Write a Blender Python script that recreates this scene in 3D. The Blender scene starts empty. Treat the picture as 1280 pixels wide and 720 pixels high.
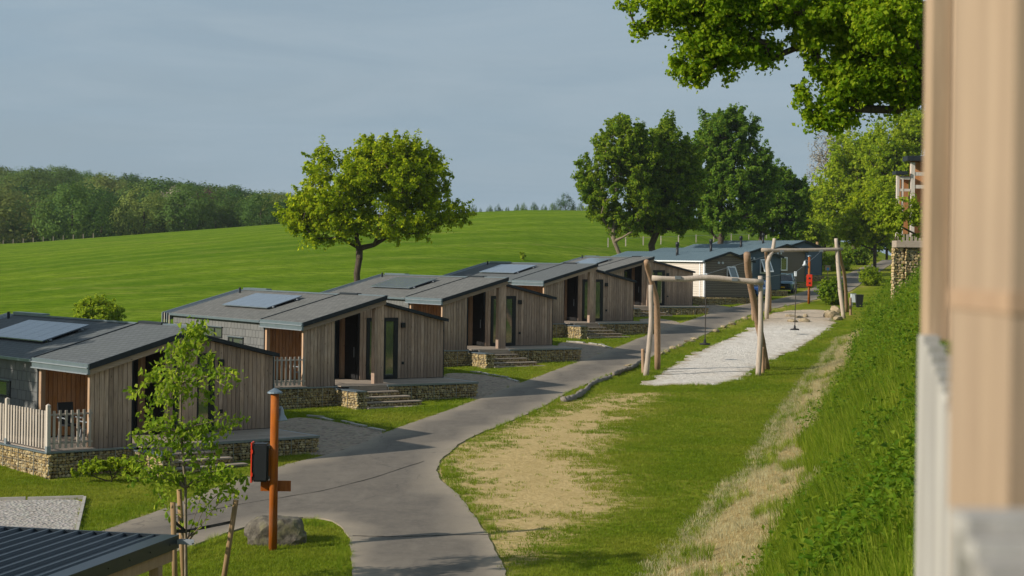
import bpy, bmesh, math, random
import numpy as np
from mathutils import Vector, Matrix
from mathutils.geometry import delaunay_2d_cdt
R = math.radians
scene = bpy.context.scene
col = scene.collection

# ------------------------------------------------------------------ camera, sky, sun, exposure
CZ = 6.0                                   # eye height above the road beside the nearest chalet
F = 2200.0; YH = 323.4; ROLL = 0.01345     # focal length and horizon in photo pixels (1280 wide)
cam_d = bpy.data.cameras.new('camera'); cam = bpy.data.objects.new('camera', cam_d); col.objects.link(cam)
cam_d.sensor_width = 36.0; cam_d.lens = F / 1280 * 36.0
cam_d.shift_y = -(360 - YH) / 1280.0
cam_d.clip_start = 0.05; cam_d.clip_end = 6000
cam.matrix_world = Matrix.Translation((0, 0, CZ)) @ Matrix.Rotation(R(90), 4, 'X') @ Matrix.Rotation(ROLL, 4, 'Z')
cam_d.dof.use_dof = True; cam_d.dof.focus_distance = 62.0; cam_d.dof.aperture_fstop = 6.7
scene.camera = cam

SUN_DIR = Vector((-0.915, -0.40, 0.0)).normalized()    # horizontal direction towards the sun
SUN_EL = R(27)
world = bpy.data.worlds.new('World'); scene.world = world; world.use_nodes = True
wn = world.node_tree.nodes; wl = world.node_tree.links
bg = wn['Background']; bg.inputs['Strength'].default_value = 0.080
sky = wn.new('ShaderNodeTexSky'); sky.sky_type = 'NISHITA'; sky.sun_disc = False
sky.sun_elevation = SUN_EL; sky.sun_rotation = math.atan2(SUN_DIR.x, SUN_DIR.y)
sky.altitude = 200; sky.air_density = 1.0; sky.dust_density = 2.2; sky.ozone_density = 1.2
hs = wn.new('ShaderNodeHueSaturation'); hs.inputs['Saturation'].default_value = 0.5
wl.new(sky.outputs[0], hs.inputs['Color'])
# a thin even veil of high cloud over the whole sky
tc = wn.new('ShaderNodeTexCoord'); mp = wn.new('ShaderNodeMapping'); mp.inputs['Scale'].default_value = (1.0, 1.0, 7.0)
nz = wn.new('ShaderNodeTexNoise'); nz.inputs['Scale'].default_value = 2.2; nz.inputs['Detail'].default_value = 5; nz.inputs['Roughness'].default_value = 0.55
wl.new(tc.outputs['Generated'], mp.inputs[0]); wl.new(mp.outputs[0], nz.inputs['Vector'])
rmp = wn.new('ShaderNodeMapRange'); rmp.inputs[1].default_value = 0.35; rmp.inputs[2].default_value = 0.75; rmp.inputs[3].default_value = 0.88; rmp.inputs[4].default_value = 0.62
wl.new(nz.outputs[0], rmp.inputs[0])
mx = wn.new('ShaderNodeMixRGB'); mx.inputs[2].default_value = (3.15, 4.35, 5.4, 1)
wl.new(rmp.outputs[0], mx.inputs[0]); wl.new(hs.outputs[0], mx.inputs[1])
nz2 = wn.new('ShaderNodeTexNoise'); nz2.inputs['Scale'].default_value = 5.0; nz2.inputs['Detail'].default_value = 6; nz2.inputs['Roughness'].default_value = 0.6; nz2.inputs['Distortion'].default_value = .6
wl.new(mp.outputs[0], nz2.inputs['Vector'])
r2 = wn.new('ShaderNodeMapRange'); r2.inputs[1].default_value = 0.42; r2.inputs[2].default_value = 0.72; r2.inputs[3].default_value = 0.0; r2.inputs[4].default_value = 0.55
wl.new(nz2.outputs[0], r2.inputs[0])
mx2 = wn.new('ShaderNodeMixRGB'); mx2.inputs[2].default_value = (4.1, 5.0, 5.7, 1)
wl.new(r2.outputs[0], mx2.inputs[0]); wl.new(mx.outputs[0], mx2.inputs[1]); wl.new(mx2.outputs[0], bg.inputs['Color'])

sun_d = bpy.data.lights.new('sun', 'SUN'); sun = bpy.data.objects.new('sun', sun_d); col.objects.link(sun)
sun_d.energy = 4.7; sun_d.angle = R(0.6); sun_d.color = (1.0, 0.92, 0.79)
sd = Vector((SUN_DIR.x * math.cos(SUN_EL), SUN_DIR.y * math.cos(SUN_EL), math.sin(SUN_EL)))
sun.rotation_euler = sd.to_track_quat('Z', 'Y').to_euler()
scene.view_settings.view_transform = 'Standard'; scene.view_settings.look = 'None'
scene.view_settings.exposure = 0.25; scene.view_settings.gamma = 1.0
scene.render.engine = 'CYCLES'
scene.cycles.max_bounces = 6; scene.cycles.transparent_max_bounces = 6

rng = np.random.default_rng(7); random.seed(7)

# ------------------------------------------------------------------ terrain height
def _ss(x):
    x = np.clip(x, 0, 1); return x * x * (3 - 2 * x)
A_PX = np.array([-900, 0, 340, 590, 660, 760, 861, 941, 1100, 1900.]); 
E_EL = np.array([.002, .0042, .0178, .0263, .028, .0282, .0252, .0184, .010, .008])
A_AZ = (A_PX - 640) / F
T_PX = np.array([-900, 0, 100, 200, 280, 360, 470, 1900.]); T_AZ = (T_PX - 640) / F
T_EL = np.array([.050, .0485, .047, .0425, .0385, .0350, .022, .010])
def vnoise(x, y, seed=0):
    xi = np.floor(x).astype(np.int64); yi = np.floor(y).astype(np.int64); xf = x - xi; yf = y - yi
    def h(a, b):
        n = (a * 374761393 + b * 668265263 + seed * 974634777) & 0x7fffffff
        n = ((n ^ (n >> 13)) * 1274126177) & 0x7fffffff
        return ((n ^ (n >> 16)) & 0xffff) / 65535.0
    u = xf * xf * (3 - 2 * xf); v = yf * yf * (3 - 2 * yf)
    return (h(xi, yi) * (1 - u) + h(xi + 1, yi) * u) * (1 - v) + (h(xi, yi + 1) * (1 - u) + h(xi + 1, yi + 1) * u) * v
def st(x, y): return .276 * x + .961 * y, .961 * x - .276 * y
def base_h(s): 
    s = np.asarray(s, float)
    return .0345 * (np.minimum(s, 235) - 49.66) + .004 * np.clip(s - 235, 0, 400) + CZ - 5.94
def toe_t(s): return np.interp(s, [0, 35, 52, 70, 93, 112, 130, 250], [-7.0, -7.05, -7.2, -8.3, -9.1, -9.7, -9.9, -10.2])
def top_t(s): return np.interp(s, [0, 33, 43.5, 56, 78, 113, 126, 143, 250], [-4.0, -4.4, -4.95, -5.85, -7.1, -9.2, -9.45, -9.7, -9.8])
def bank_w(s): return top_t(s) - toe_t(s)
def bank_d(x, y):
    s, t = st(x, y)
    return t - toe_t(s) + 0.25 * (vnoise(s * .3, t * 0, 3) - .5)
def height(x, y):
    x = np.asarray(x, float); y = np.asarray(y, float)
    s, t = st(x, y)
    z = base_h(s)
    # bank on the right
    d = bank_d(x, y); d0 = bank_w(s)
    fade = 1 - .6 * _ss((s - 150) / 40)
    lo = np.clip(d, 0, None)
    rise = .33 * np.minimum(lo, d0) + (1.02 + .0 * s) * np.clip(lo - d0, 0, 4.2) + .10 * np.clip(lo - d0 - 4.2, 0, 60)
    rise = rise * fade
    bump = np.where(d > d0, 1, .5) * _ss(d / 1.5)
    z = z + rise + bump * .35 * (vnoise(x * .55, y * .55, 5) - .5) + .05 * (vnoise(x * .2, y * .2, 9) - .5)
    # field on the left and behind
    yy = np.maximum(y, 12.0); a = np.clip(x / yy, -.65, .245)
    den = .276 - .961 * a
    zs_d = np.minimum(38 / den, 320.)
    w = np.maximum(yy - zs_d, 0) * (t < -38)
    Rr = np.maximum(330., zs_d + 120)
    E = np.interp(a, A_AZ, E_EL)
    zs = base_h(.276 * a * zs_d + .961 * zs_d)
    u = np.clip(w / (Rr - zs_d), 0, 1); g = u * (1 + .4 * (1 - u))
    zf = zs + (E * Rr + CZ - zs) * g
    # beyond the crest
    over = np.clip(yy - Rr, 0, None)
    zc = E * Rr + CZ
    far0 = zc - .05 * np.minimum(over, 90)
    T = np.interp(a, T_AZ, T_EL)
    hill = (T * 640 + CZ - 11)
    k = _ss((over - 12) / 300)
    zf2 = far0 * (1 - k) + np.maximum(hill, E * 700 + CZ - 8) * k
    zf = np.where(over > 0, zf2, zf)
    return np.where((t < -38) & (y > 0), zf, z)
def H(x, y): return float(height(np.array([x]), np.array([y]))[0])

def ray(px, py):
    dx = px - 640; dy = py - YH; c, s = math.cos(ROLL), math.sin(ROLL)
    ax = dx * c + dy * s; ay = -dx * s + dy * c
    return ax / F, -ay / F
def at(px, py, Y):                       # point at depth Y seen at photo pixel px, py
    a, e = ray(px, py); return Vector((a * Y, Y, CZ + e * Y))
def gnd(px, py, y0=12., y1=420.):        # where that line of sight meets the ground
    a, e = ray(px, py)
    ys = np.arange(y0, y1, .25); d = (CZ + e * ys) - height(a * ys, ys)
    i = np.argmax(d < 0)
    if d[i] >= 0: i = len(ys) - 1
    if i == 0: y = ys[0]
    else: y = ys[i - 1] + .25 * d[i - 1] / (d[i - 1] - d[i])
    return Vector((a * y, y, H(a * y, y)))

# ------------------------------------------------------------------ materials
MATS = {}
class NT:
    def __init__(s, name):
        s.m = bpy.data.materials.new(name); s.m.use_nodes = True
        s.n = s.m.node_tree.nodes; s.l = s.m.node_tree.links; s.b = s.n['Principled BSDF']; s.out = s.n['Material Output']
        MATS[name] = s.m
    def new(s, t, **k):
        n = s.n.new('ShaderNode' + t)
        for a, v in k.items():
            if a.startswith('i_'): n.inputs[a[2:].replace('_', ' ')].default_value = v
            else: setattr(n, a, v)
        return n
    def coord(s, kind='Object', scale=(1, 1, 1)):
        tc = s.new('TexCoord'); mp = s.new('Mapping'); mp.inputs['Scale'].default_value = scale
        s.l.new(tc.outputs[kind], mp.inputs[0]); return mp.outputs[0]
    def geo_pos(s, scale=(1, 1, 1)):
        g = s.new('NewGeometry'); mp = s.new('Mapping'); mp.inputs['Scale'].default_value = scale
        s.l.new(g.outputs['Position'], mp.inputs[0]); return mp.outputs[0]
    def noise(s, vec, scale, detail=4, rough=.55):
        n = s.new('TexNoise'); n.inputs['Scale'].default_value = scale; n.inputs['Detail'].default_value = detail; n.inputs['Roughness'].default_value = rough
        s.l.new(vec, n.inputs['Vector']); return n.outputs[0]
    def ramp(s, fac, stops):
        r = s.new('ValToRGB'); e = r.color_ramp.elements
        while len(e) < len(stops): e.new(.5)
        for el, (p, c) in zip(e, stops): el.position = p; el.color = (*c, 1) if len(c) == 3 else c
        s.l.new(fac, r.inputs[0]); return r.outputs[0]
    def mix(s, f, a, b, mode='MIX'):
        m = s.new('MixRGB', blend_type=mode)
        for i, v in enumerate((f, a, b)):
            if hasattr(v, 'is_output'): s.l.new(v, m.inputs[i])
            elif i == 0: m.inputs[0].default_value = v
            else: m.inputs[i].default_value = (*v, 1)
        return m.outputs[0]
    def math(s, op, a, b=0., c=None):
        m = s.new('Math', operation=op)
        for i, v in enumerate((a, b) if c is None else (a, b, c)):
            if hasattr(v, 'is_output'): s.l.new(v, m.inputs[i])
            else: m.inputs[i].default_value = v
        return m.outputs[0]
    def attr(s, name):
        a = s.new('Attribute'); a.attribute_name = name; return a.outputs['Fac']
    def bump(s, h, strength=.4, dist=.02):
        b = s.new('Bump'); b.inputs['Strength'].default_value = strength; b.inputs['Distance'].default_value = dist
        s.l.new(h, b.inputs['Height']); s.l.new(b.outputs[0], s.b.inputs['Normal'])
    def base(s, c, rough=.8, metal=0, spec=.3):
        if hasattr(c, 'is_output'): s.l.new(c, s.b.inputs['Base Color'])
        else: s.b.inputs['Base Color'].default_value = (*c, 1)
        s.b.inputs['Roughness'].default_value = rough; s.b.inputs['Metallic'].default_value = metal
        s.b.inputs['Specular IOR Level'].default_value = spec
    def objrand(s): return s.new('ObjectInfo').outputs['Random']
def lerp3(a, b, t): return tuple(x + (y - x) * t for x, y in zip(a, b))

def wood(name, dark, light, rough=.85, var=.35, axis=2, knots=True, weather=None, grey=.5):
    t = NT(name); sc = [9, 9, 9]; sc[axis] = .7
    tcn = t.new('TexCoord'); add = t.new('VectorMath', operation='ADD')
    r = t.objrand(); comb = t.new('CombineXYZ')
    for i in range(3): t.l.new(t.math('MULTIPLY', r, 37.0 + 11 * i), comb.inputs[i])
    t.l.new(tcn.outputs['Object'], add.inputs[0]); t.l.new(comb.outputs[0], add.inputs[1])
    mp = t.new('Mapping'); mp.inputs['Scale'].default_value = sc; t.l.new(add.outputs[0], mp.inputs[0])
    v = mp.outputs[0]
    n1 = t.noise(v, 3.0, 5, .65); n2 = t.noise(add.outputs[0], 1.3, 3)
    c = t.ramp(n1, [(.3, dark), (.7, light)])
    c = t.mix(t.math('MULTIPLY', n2, grey), c, lerp3(dark, (.5, .47, .43), .3))
    val = t.math('MULTIPLY_ADD', r, var, 1 - var / 2)
    hsv = t.new('HueSaturation'); t.l.new(c, hsv.inputs['Color']); t.l.new(val, hsv.inputs['Value'])
    t.l.new(t.math('MULTIPLY_ADD', n2, .5, .75), hsv.inputs['Saturation'])
    c = hsv.outputs[0]
    if knots:
        vo = t.new('TexVoronoi'); vo.inputs['Scale'].default_value = 2.6
        mp2 = t.new('Mapping'); s2 = [2.2, 2.2, 2.2]; s2[axis] = .9; mp2.inputs['Scale'].default_value = s2
        t.l.new(add.outputs[0], mp2.inputs[0]); t.l.new(mp2.outputs[0], vo.inputs['Vector'])
        k = t.ramp(vo.outputs['Distance'], [(.06, (1, 1, 1)), (.11, (0, 0, 0))])
        c = t.mix(t.math('MULTIPLY', k, .75), c, lerp3(dark, (.02, .012, .008), .75))
    if weather:
        g = t.new('SeparateXYZ'); t.l.new(tcn.outputs['Object'], g.inputs[0])
        mr = t.new('MapRange'); mr.inputs[1].default_value = .75; mr.inputs[2].default_value = .0; mr.inputs[3].default_value = 0; mr.inputs[4].default_value = .55
        t.l.new(t.math('ADD', g.outputs[2], t.math('MULTIPLY', n2, -.5)), mr.inputs[0])
        c = t.mix(mr.outputs[0], c, weather)
    t.base(c, rough); t.bump(n1, .35, .008); return t.m
wood('weathered_cladding', (.24, .155, .10), (.58, .41, .295), var=.5, weather=(.18, .13, .105))
wood('warm_cladding', (.30, .125, .045), (.50, .24, .095), grey=.15)
wood('pale_timber', (.32, .19, .11), (.50, .33, .20))
wood('beam_timber', (.22, .155, .105), (.38, .27, .18), axis=0)
wood('deck_timber', (.22, .17, .13), (.40, .33, .26), axis=0)
wood('picket_timber', (.30, .25, .21), (.48, .42, .36))
wood('pale_frame_timber', (.42, .36, .30), (.62, .56, .50))
wood('log_timber', (.27, .21, .165), (.50, .42, .34), knots=False)
wood('brown_log_timber', (.20, .115, .06), (.38, .235, .135), knots=False)
wood('orange_timber', (.22, .055, .006), (.36, .105, .012), knots=False, var=.1, grey=0)
wood('stake_timber', (.20, .12, .045), (.34, .20, .08), var=.2)
wood('grey_log', (.09, .075, .06), (.26, .225, .19), axis=0)
wood('front_timber', (.28, .19, .12), (.42, .30, .195), var=.1, grey=.35)
wood('front_grey_timber', (.24, .225, .21), (.44, .42, .39), var=.3)

t = NT('dark_trim'); t.base(t.mix(t.noise(t.coord(), 6), (.012, .017, .022), (.022, .028, .034)), .55)
t = NT('flashing_metal'); t.base(t.mix(t.noise(t.coord(), 4), (.15, .19, .22), (.24, .29, .33)), .38, .6)
t = NT('grey_metal'); t.base(t.mix(t.noise(t.coord(), 8), (.22, .25, .28), (.36, .39, .42)), .5, .5)
t = NT('dark_panel'); t.base(t.mix(t.noise(t.coord(), 3), (.006, .006, .007), (.014, .013, .013)), .6)
t = NT('black_plastic'); t.base((.015, .017, .02), .45)
t = NT('red_plastic'); t.base(t.mix(t.noise(t.coord(), 9), (.60, .035, .015), (.7, .05, .02)), .4)
t = NT('white_frame'); t.base(t.mix(t.noise(t.coord(), 5), (.70, .72, .74), (.8, .8, .8)), .45)
t = NT('pale_box'); t.base(t.mix(t.noise(t.coord(), 5), (.45, .50, .54), (.6, .63, .66)), .5)
t = NT('yellow_plate'); t.base((.75, .42, .02), .5)
t = NT('blue_sticker'); t.base((.08, .30, .55), .5)
t = NT('rubber'); t.base((.02, .02, .021), .8)
t = NT('steel_wire'); t.base((.30, .31, .32), .45, .8)
t = NT('rope'); t.base((.05, .045, .04), .9)
t = NT('window_glass'); t.base((.20, .22, .21), .04, .7, 1.0); t.b.inputs['IOR'].default_value = 1.55
t = NT('dark_glass'); t.base((.012, .014, .015), .05, 0, .8)
t = NT('headlight_glass'); t.base((.6, .63, .65), .1, 0, .8)
t = NT('solar_cell')
v = t.coord('Object', (1, 1, 1)); br = t.new('TexBrick'); br.offset = 0; br.inputs['Scale'].default_value = 1
br.inputs['Brick Width'].default_value = .17; br.inputs['Row Height'].default_value = .17; br.inputs['Mortar Size'].default_value = .006
br.inputs['Color1'].default_value = (.15, .18, .22, 1); br.inputs['Color2'].default_value = (.17, .20, .25, 1); br.inputs['Mortar'].default_value = (.30, .33, .37, 1)
t.l.new(v, br.inputs['Vector']); t.base(br.outputs[0], .22, .4, 1.0)
t = NT('slate_tile')
r = t.objrand(); n = t.noise(t.geo_pos(), 3.0, 4)
t.base(t.mix(n, t.mix(r, (.10, .104, .106), (.15, .15, .146)), (.145, .145, .14)), .7); t.bump(n, .2, .01)
def shingle(name, c1, c2):
    t = NT(name); v = t.coord('Object'); br = t.new('TexBrick'); br.inputs['Scale'].default_value = 1
    mp = t.new('Mapping'); mp.inputs['Rotation'].default_value = (0, 0, R(90)); t.l.new(v, mp.inputs[0])
    br.inputs['Brick Width'].default_value = .33; br.inputs['Row Height'].default_value = .145; br.inputs['Mortar Size'].default_value = .022; br.inputs['Mortar Smooth'].default_value = .3
    br.inputs['Bias'].default_value = 0
    br.inputs['Color1'].default_value = (*c1, 1); br.inputs['Color2'].default_value = (*c2, 1); br.inputs['Mortar'].default_value = (c1[0] * .35, c1[1] * .35, c1[2] * .35, 1)
    t.l.new(mp.outputs[0], br.inputs['Vector'])
    n = t.noise(v, 22, 4, .7); n2 = t.noise(v, .7, 3)
    c = t.mix(t.math('MULTIPLY', n, .6), br.outputs[0], lerp3(c2, (.4, .39, .37), .3))
    c = t.mix(t.math('MULTIPLY', n2, .5), c, lerp3(c1, (.12, .13, .10), .5))
    t.base(c, .92, 0, .15); t.bump(t.math('ADD', t.math('MULTIPLY', br.outputs['Fac'], -1), n), .5, .012)
shingle('roof_shingle', (.082, .082, .082), (.155, .152, .148))
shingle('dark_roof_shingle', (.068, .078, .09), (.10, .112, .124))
def siding(name, c1, c2):
    t = NT(name); n = t.noise(t.coord('Object', (1, 1, 6)), 3, 3); t.base(t.mix(n, c1, c2), .55); return t.m
siding('brown_siding', (.135, .110, .084), (.165, .135, .104))
siding('blue_siding', (.065, .098, .125), (.085, .122, .155))
siding('cream_siding', (.50, .45, .39), (.58, .52, .45))
siding('home_roof', (.15, .21, .24), (.20, .27, .30))
siding('carport_roof', (.022, .032, .042), (.038, .05, .064)); MATS['carport_roof'].node_tree.nodes['Principled BSDF'].inputs['Metallic'].default_value = .5
MATS['carport_roof'].node_tree.nodes['Principled BSDF'].inputs['Roughness'].default_value = .38
MATS['home_roof'].node_tree.nodes['Principled BSDF'].inputs['Roughness'].default_value = .5
def paint(name, c):
    t = NT(name); t.base(t.mix(t.noise(t.coord(), 3), c, tuple(x * 1.15 for x in c)), .3, .3, .5); t.b.inputs['Coat Weight'].default_value = .5
paint('blue_paint', (.015, .12, .42)); paint('teal_paint', (.075, .15, .19))
# stones: colour per stone
t = NT('gabion_stone')
g = t.new('NewGeometry'); rr = g.outputs['Random Per Island']; n = t.noise(t.coord('Object'), 18, 3)
c = t.ramp(rr, [(0, (.16, .11, .05)), (.25, (.40, .28, .12)), (.5, (.56, .42, .19)), (.75, (.62, .51, .30)), (1, (.30, .23, .13))])
t.base(t.mix(t.math('MULTIPLY', n, .6), c, (.16, .12, .07)), .9); t.bump(n, .4, .01)
t = NT('gabion_core'); t.base((.02, .016, .012), .95)
t = NT('boulder')
n = t.noise(t.coord(), 5, 6, .7); c = t.ramp(n, [(.3, (.045, .04, .032)), (.5, (.115, .10, .08)), (.72, (.21, .19, .15))])
n3 = t.noise(t.coord(), 2.3, 3); c = t.mix(t.ramp(n3, [(.5, (0, 0, 0)), (.62, (1, 1, 1))]), c, (.17, .155, .09)); t.base(c, .95); t.bump(n, .8, .06)
t = NT('sandstone'); n = t.noise(t.coord(), 6, 5, .7); t.base(t.ramp(n, [(.3, (.16, .12, .07)), (.7, (.42, .34, .22))]), .95); t.bump(n, .7, .04)
# asphalt
t = NT('asphalt'); p = t.geo_pos()
n1 = t.noise(p, .25, 5, .6); n2 = t.noise(p, 45, 2, .7); n3 = t.noise(p, 1.8, 5, .6)
c = t.ramp(n1, [(.3, (.100, .083, .068)), (.7, (.142, .120, .098))])
c = t.mix(t.math('MULTIPLY', n2, .45), c, (.20, .18, .15)); c = t.mix(t.ramp(n3, [(.4, (0, 0, 0)), (.7, (.5, .5, .5))]), c, (.075, .066, .058)); c = t.mix(t.ramp(t.noise(p, 7, 5, .8), [(.45, (0, 0, 0)), (.65, (.55, .55, .55))]), c, (.17, .145, .12)); c = t.mix(t.ramp(t.noise(t.geo_pos((1.6, .35, 1)), 1.1, 4, .7), [(.52, (0, 0, 0)), (.66, (.35, .35, .35))]), c, (.19, .165, .135))
ed = t.attr('edge'); dusty = t.math('MULTIPLY', ed, t.math('ADD', n3, .25)); c = t.mix(dusty, c, (.30, .25, .19))
vo = t.new('TexVoronoi', feature='DISTANCE_TO_EDGE'); vo.inputs['Scale'].default_value = .16
wv = t.new('VectorMath', operation='ADD'); nzc = t.new('TexNoise'); nzc.inputs['Scale'].default_value = 1.2
t.l.new(p, nzc.inputs['Vector']); t.l.new(p, wv.inputs[0]); t.l.new(nzc.outputs['Color'], wv.inputs[1]); t.l.new(wv.outputs[0], vo.inputs['Vector'])
cr = t.ramp(vo.outputs['Distance'], [(.0, (1, 1, 1)), (.003, (0, 0, 0))]); c = t.mix(t.math('MULTIPLY', cr, .45), c, (.05, .045, .04))
t.base(c, .9, 0, .25); t.bump(n2, .5, .01)
t = NT('sand'); p = t.geo_pos()
n1 = t.noise(p, .5, 5, .6); n2 = t.noise(p, 5, 6, .8); n3 = t.noise(p, 1.6, 5, .7)
c = t.ramp(n1, [(.3, (.74, .68, .61)), (.7, (.86, .81, .75))]); c = t.mix(t.ramp(n2, [(.46, (0, 0, 0)), (.66, (.85, .85, .85))]), c, (.46, .40, .34)); c = t.mix(t.ramp(n3, [(.5, (0, 0, 0)), (.7, (.5, .5, .5))]), c, (.48, .42, .35))
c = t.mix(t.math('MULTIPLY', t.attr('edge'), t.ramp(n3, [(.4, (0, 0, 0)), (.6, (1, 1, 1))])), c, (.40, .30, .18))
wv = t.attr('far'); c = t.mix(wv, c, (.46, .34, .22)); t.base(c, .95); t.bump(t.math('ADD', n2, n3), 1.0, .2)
t = NT('gravel'); p = t.geo_pos()
vo = t.new('TexVoronoi'); vo.inputs['Scale'].default_value = 9; t.l.new(p, vo.inputs['Vector'])
n1 = t.noise(p, 1.0, 4); hsv = t.new('HueSaturation'); hsv.inputs['Saturation'].default_value = .12; t.l.new(vo.outputs['Color'], hsv.inputs['Color'])
c = t.mix(.55, hsv.outputs[0], (.20, .155, .11)); c = t.mix(1.0, c, (.70, .57, .44), 'MULTIPLY'); c = t.mix(t.math('MULTIPLY', n1, .6), c, (.17, .14, .11)); t.base(c, .95); t.bump(vo.outputs['Distance'], .8, .03)
t = NT('chippings'); p = t.geo_pos()
vo = t.new('TexVoronoi'); vo.inputs['Scale'].default_value = 12; t.l.new(p, vo.inputs['Vector'])
hsv = t.new('HueSaturation'); hsv.inputs['Saturation'].default_value = .1; t.l.new(vo.outputs['Color'], hsv.inputs['Color'])
n1 = t.noise(p, .9, 4); c = t.mix(.5, hsv.outputs[0], (.33, .30, .27)); c = t.mix(1.0, c, (.66, .63, .6), 'MULTIPLY'); c = t.mix(t.math('MULTIPLY', n1, .5), c, (.22, .19, .15)); t.base(c, .95); t.bump(vo.outputs['Distance'], .9, .04)
t = NT('kerb_stone'); n = t.noise(t.coord(), 7, 4); t.base(t.mix(n, (.28, .26, .23), (.42, .39, .35)), .9)

# ground: lawn, worn patch, dry strip, field, all by masks stored on the mesh
t = NT('ground'); p = t.geo_pos()
n_big = t.noise(p, .12, 4); n_mid = t.noise(p, .9, 5, .65); n_fine = t.noise(p, 9, 5, .75); n_str = t.noise(t.geo_pos((.55, 2.4, 1)), 2.2, 4, .7)
lawn = t.ramp(n_mid, [(.28, (.088, .128, .007)), (.5, (.14, .178, .010)), (.72, (.23, .24, .025))])
lawn = t.mix(t.math('MULTIPLY', n_fine, .7), lawn, (.085, .14, .010)); lawn = t.mix(t.ramp(n_big, [(.45, (0, 0, 0)), (.7, (.55, .55, .55))]), lawn, (.30, .27, .05))
worn = t.ramp(n_fine, [(.3, (.35, .255, .11)), (.55, (.52, .39, .19)), (.8, (.62, .50, .29))])
worn = t.mix(t.ramp(n_mid, [(.4, (0, 0, 0)), (.7, (.5, .5, .5))]), worn, (.36, .27, .11))
wm = t.attr('worn'); wmn = t.math('ADD', wm, t.math('MULTIPLY_ADD', t.math('ADD', n_mid, n_str), .85, -.85))
wmask = t.ramp(wmn, [(.36, (0, 0, 0)), (.58, (1, 1, 1))])
wsoft = t.ramp(wm, [(.0, (0, 0, 0)), (.6, (.75, .75, .75))]); lawn = t.mix(t.math('MULTIPLY', wsoft, t.math('ADD', n_mid, .2)), lawn, (.34, .28, .075)); c = t.mix(wmask, lawn, worn)
dry = t.ramp(n_fine, [(.3, (.16, .095, .045)), (.5, (.36, .26, .12)), (.75, (.50, .41, .22))])
dm = t.math('ADD', t.attr('dry'), t.math('MULTIPLY_ADD', t.math('ADD', n_mid, n_fine), .6, -.6)); c = t.mix(t.ramp(dm, [(.4, (0, 0, 0)), (.68, (.9, .9, .9))]), c, dry)
tall = t.ramp(n_fine, [(.3, (.05, .085, .010)), (.7, (.12, .17, .02))]); c = t.mix(t.attr('tall'), c, tall)
fld = t.noise(t.geo_pos((.5, 1.4, 1)), .03, 5, .7); rows = t.new('TexWave', wave_type='BANDS', bands_direction='X'); rows.inputs['Scale'].default_value = .2; rows.inputs['Distortion'].default_value = 3; rows.inputs['Detail'].default_value = 3; rows.inputs['Detail Scale'].default_value = .25
rot = t.new('Mapping'); rot.inputs['Rotation'].default_value = (0, 0, R(38)); gp = t.new('NewGeometry'); t.l.new(gp.outputs['Position'], rot.inputs[0]); 
sc_ = t.new('Mapping'); sc_.inputs['Scale'].default_value = (.16, .16, .16); t.l.new(rot.outputs[0], sc_.inputs[0]); t.l.new(sc_.outputs[0], rows.inputs['Vector'])
fcol = t.ramp(fld, [(.35, (.090, .165, .011)), (.65, (.175, .250, .018))])
fcol = t.mix(t.math('MULTIPLY', t.ramp(rows.outputs[0], [(.5, (0, 0, 0)), (.95, (1, 1, 1))]), .42), fcol, (.24, .30, .04))
sm = t.noise(t.geo_pos((.06, .22, 1)), 1.0, 6, .8); fcol = t.mix(t.ramp(sm, [(.42, (0, 0, 0)), (.66, (.35, .35, .35))]), fcol, (.055, .118, .008))
sm2 = t.noise(t.geo_pos((.03, .16, 1)), 1.0, 5, .75); fcol = t.mix(t.ramp(sm2, [(.55, (0, 0, 0)), (.70, (.4, .4, .4))]), fcol, (.38, .31, .10))
fcol = t.mix(t.ramp(t.noise(t.geo_pos((.5, .9, 1)), 1.1, 6, .9), [(.44, (0, 0, 0)), (.58, (.8, .8, .8))]), fcol, (.055, .110, .008))
c = t.mix(t.attr('field'), c, fcol)
t.base(c, 1.0, 0, .0); t.bump(t.math('ADD', n_fine, t.noise(p, 2.5, 4, .7)), .9, .08)

def leafmat(name, cols, trans=.35, nscale=.5, world=False, per_tree=False):
    t = NT(name); g = t.new('NewGeometry'); rr = g.outputs['Random Per Island']
    n = t.noise(t.geo_pos() if world else t.coord('Object'), nscale, 3)
    k = t.math('ADD', t.math('MULTIPLY', rr, .55), t.math('MULTIPLY', n, .6))
    if world: k = t.math('ADD', t.math('MULTIPLY', rr, .3), t.math('MULTIPLY', n, .85))
    if per_tree: k = t.math('ADD', t.math('MULTIPLY', rr, .22), t.math('MULTIPLY', t.objrand(), .85))
    c = t.ramp(k, [(.25, cols[0]), (.55, cols[1]), (.85, cols[2])]); t.base(c, .6, 0, .08)
    tr = t.new('BsdfTranslucent'); hsv = t.new('HueSaturation'); hsv.inputs['Value'].default_value = 1.5; hsv.inputs['Hue'].default_value = .485
    t.l.new(c, hsv.inputs['Color']); t.l.new(hsv.outputs[0], tr.inputs[0])
    ms = t.new('MixShader'); ms.inputs[0].default_value = trans
    t.l.new(t.b.outputs[0], ms.inputs[1]); t.l.new(tr.outputs[0], ms.inputs[2]); t.l.new(ms.outputs[0], t.out.inputs[0]); return t.m
leafmat('maple_leaf', [(.12, .20, .006), (.235, .33, .008), (.40, .45, .018)], .6)
leafmat('dark_leaf', [(.065, .14, .008), (.135, .225, .012), (.25, .32, .02)], .5)
leafmat('cool_leaf', [(.055, .13, .011), (.11, .215, .018), (.21, .30, .03)], .5)
leafmat('light_leaf', [(.14, .23, .012), (.25, .35, .015), (.38, .45, .03)], .55, .35)
leafmat('oak_leaf', [(.075, .17, .006), (.17, .29, .008), (.32, .41, .02)], .6)
leafmat('young_leaf', [(.12, .20, .010), (.22, .31, .014), (.36, .43, .035)], .5)
leafmat('sapling_leaf', [(.085, .17, .010), (.17, .27, .015), (.30, .38, .035)], .5)
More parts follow.
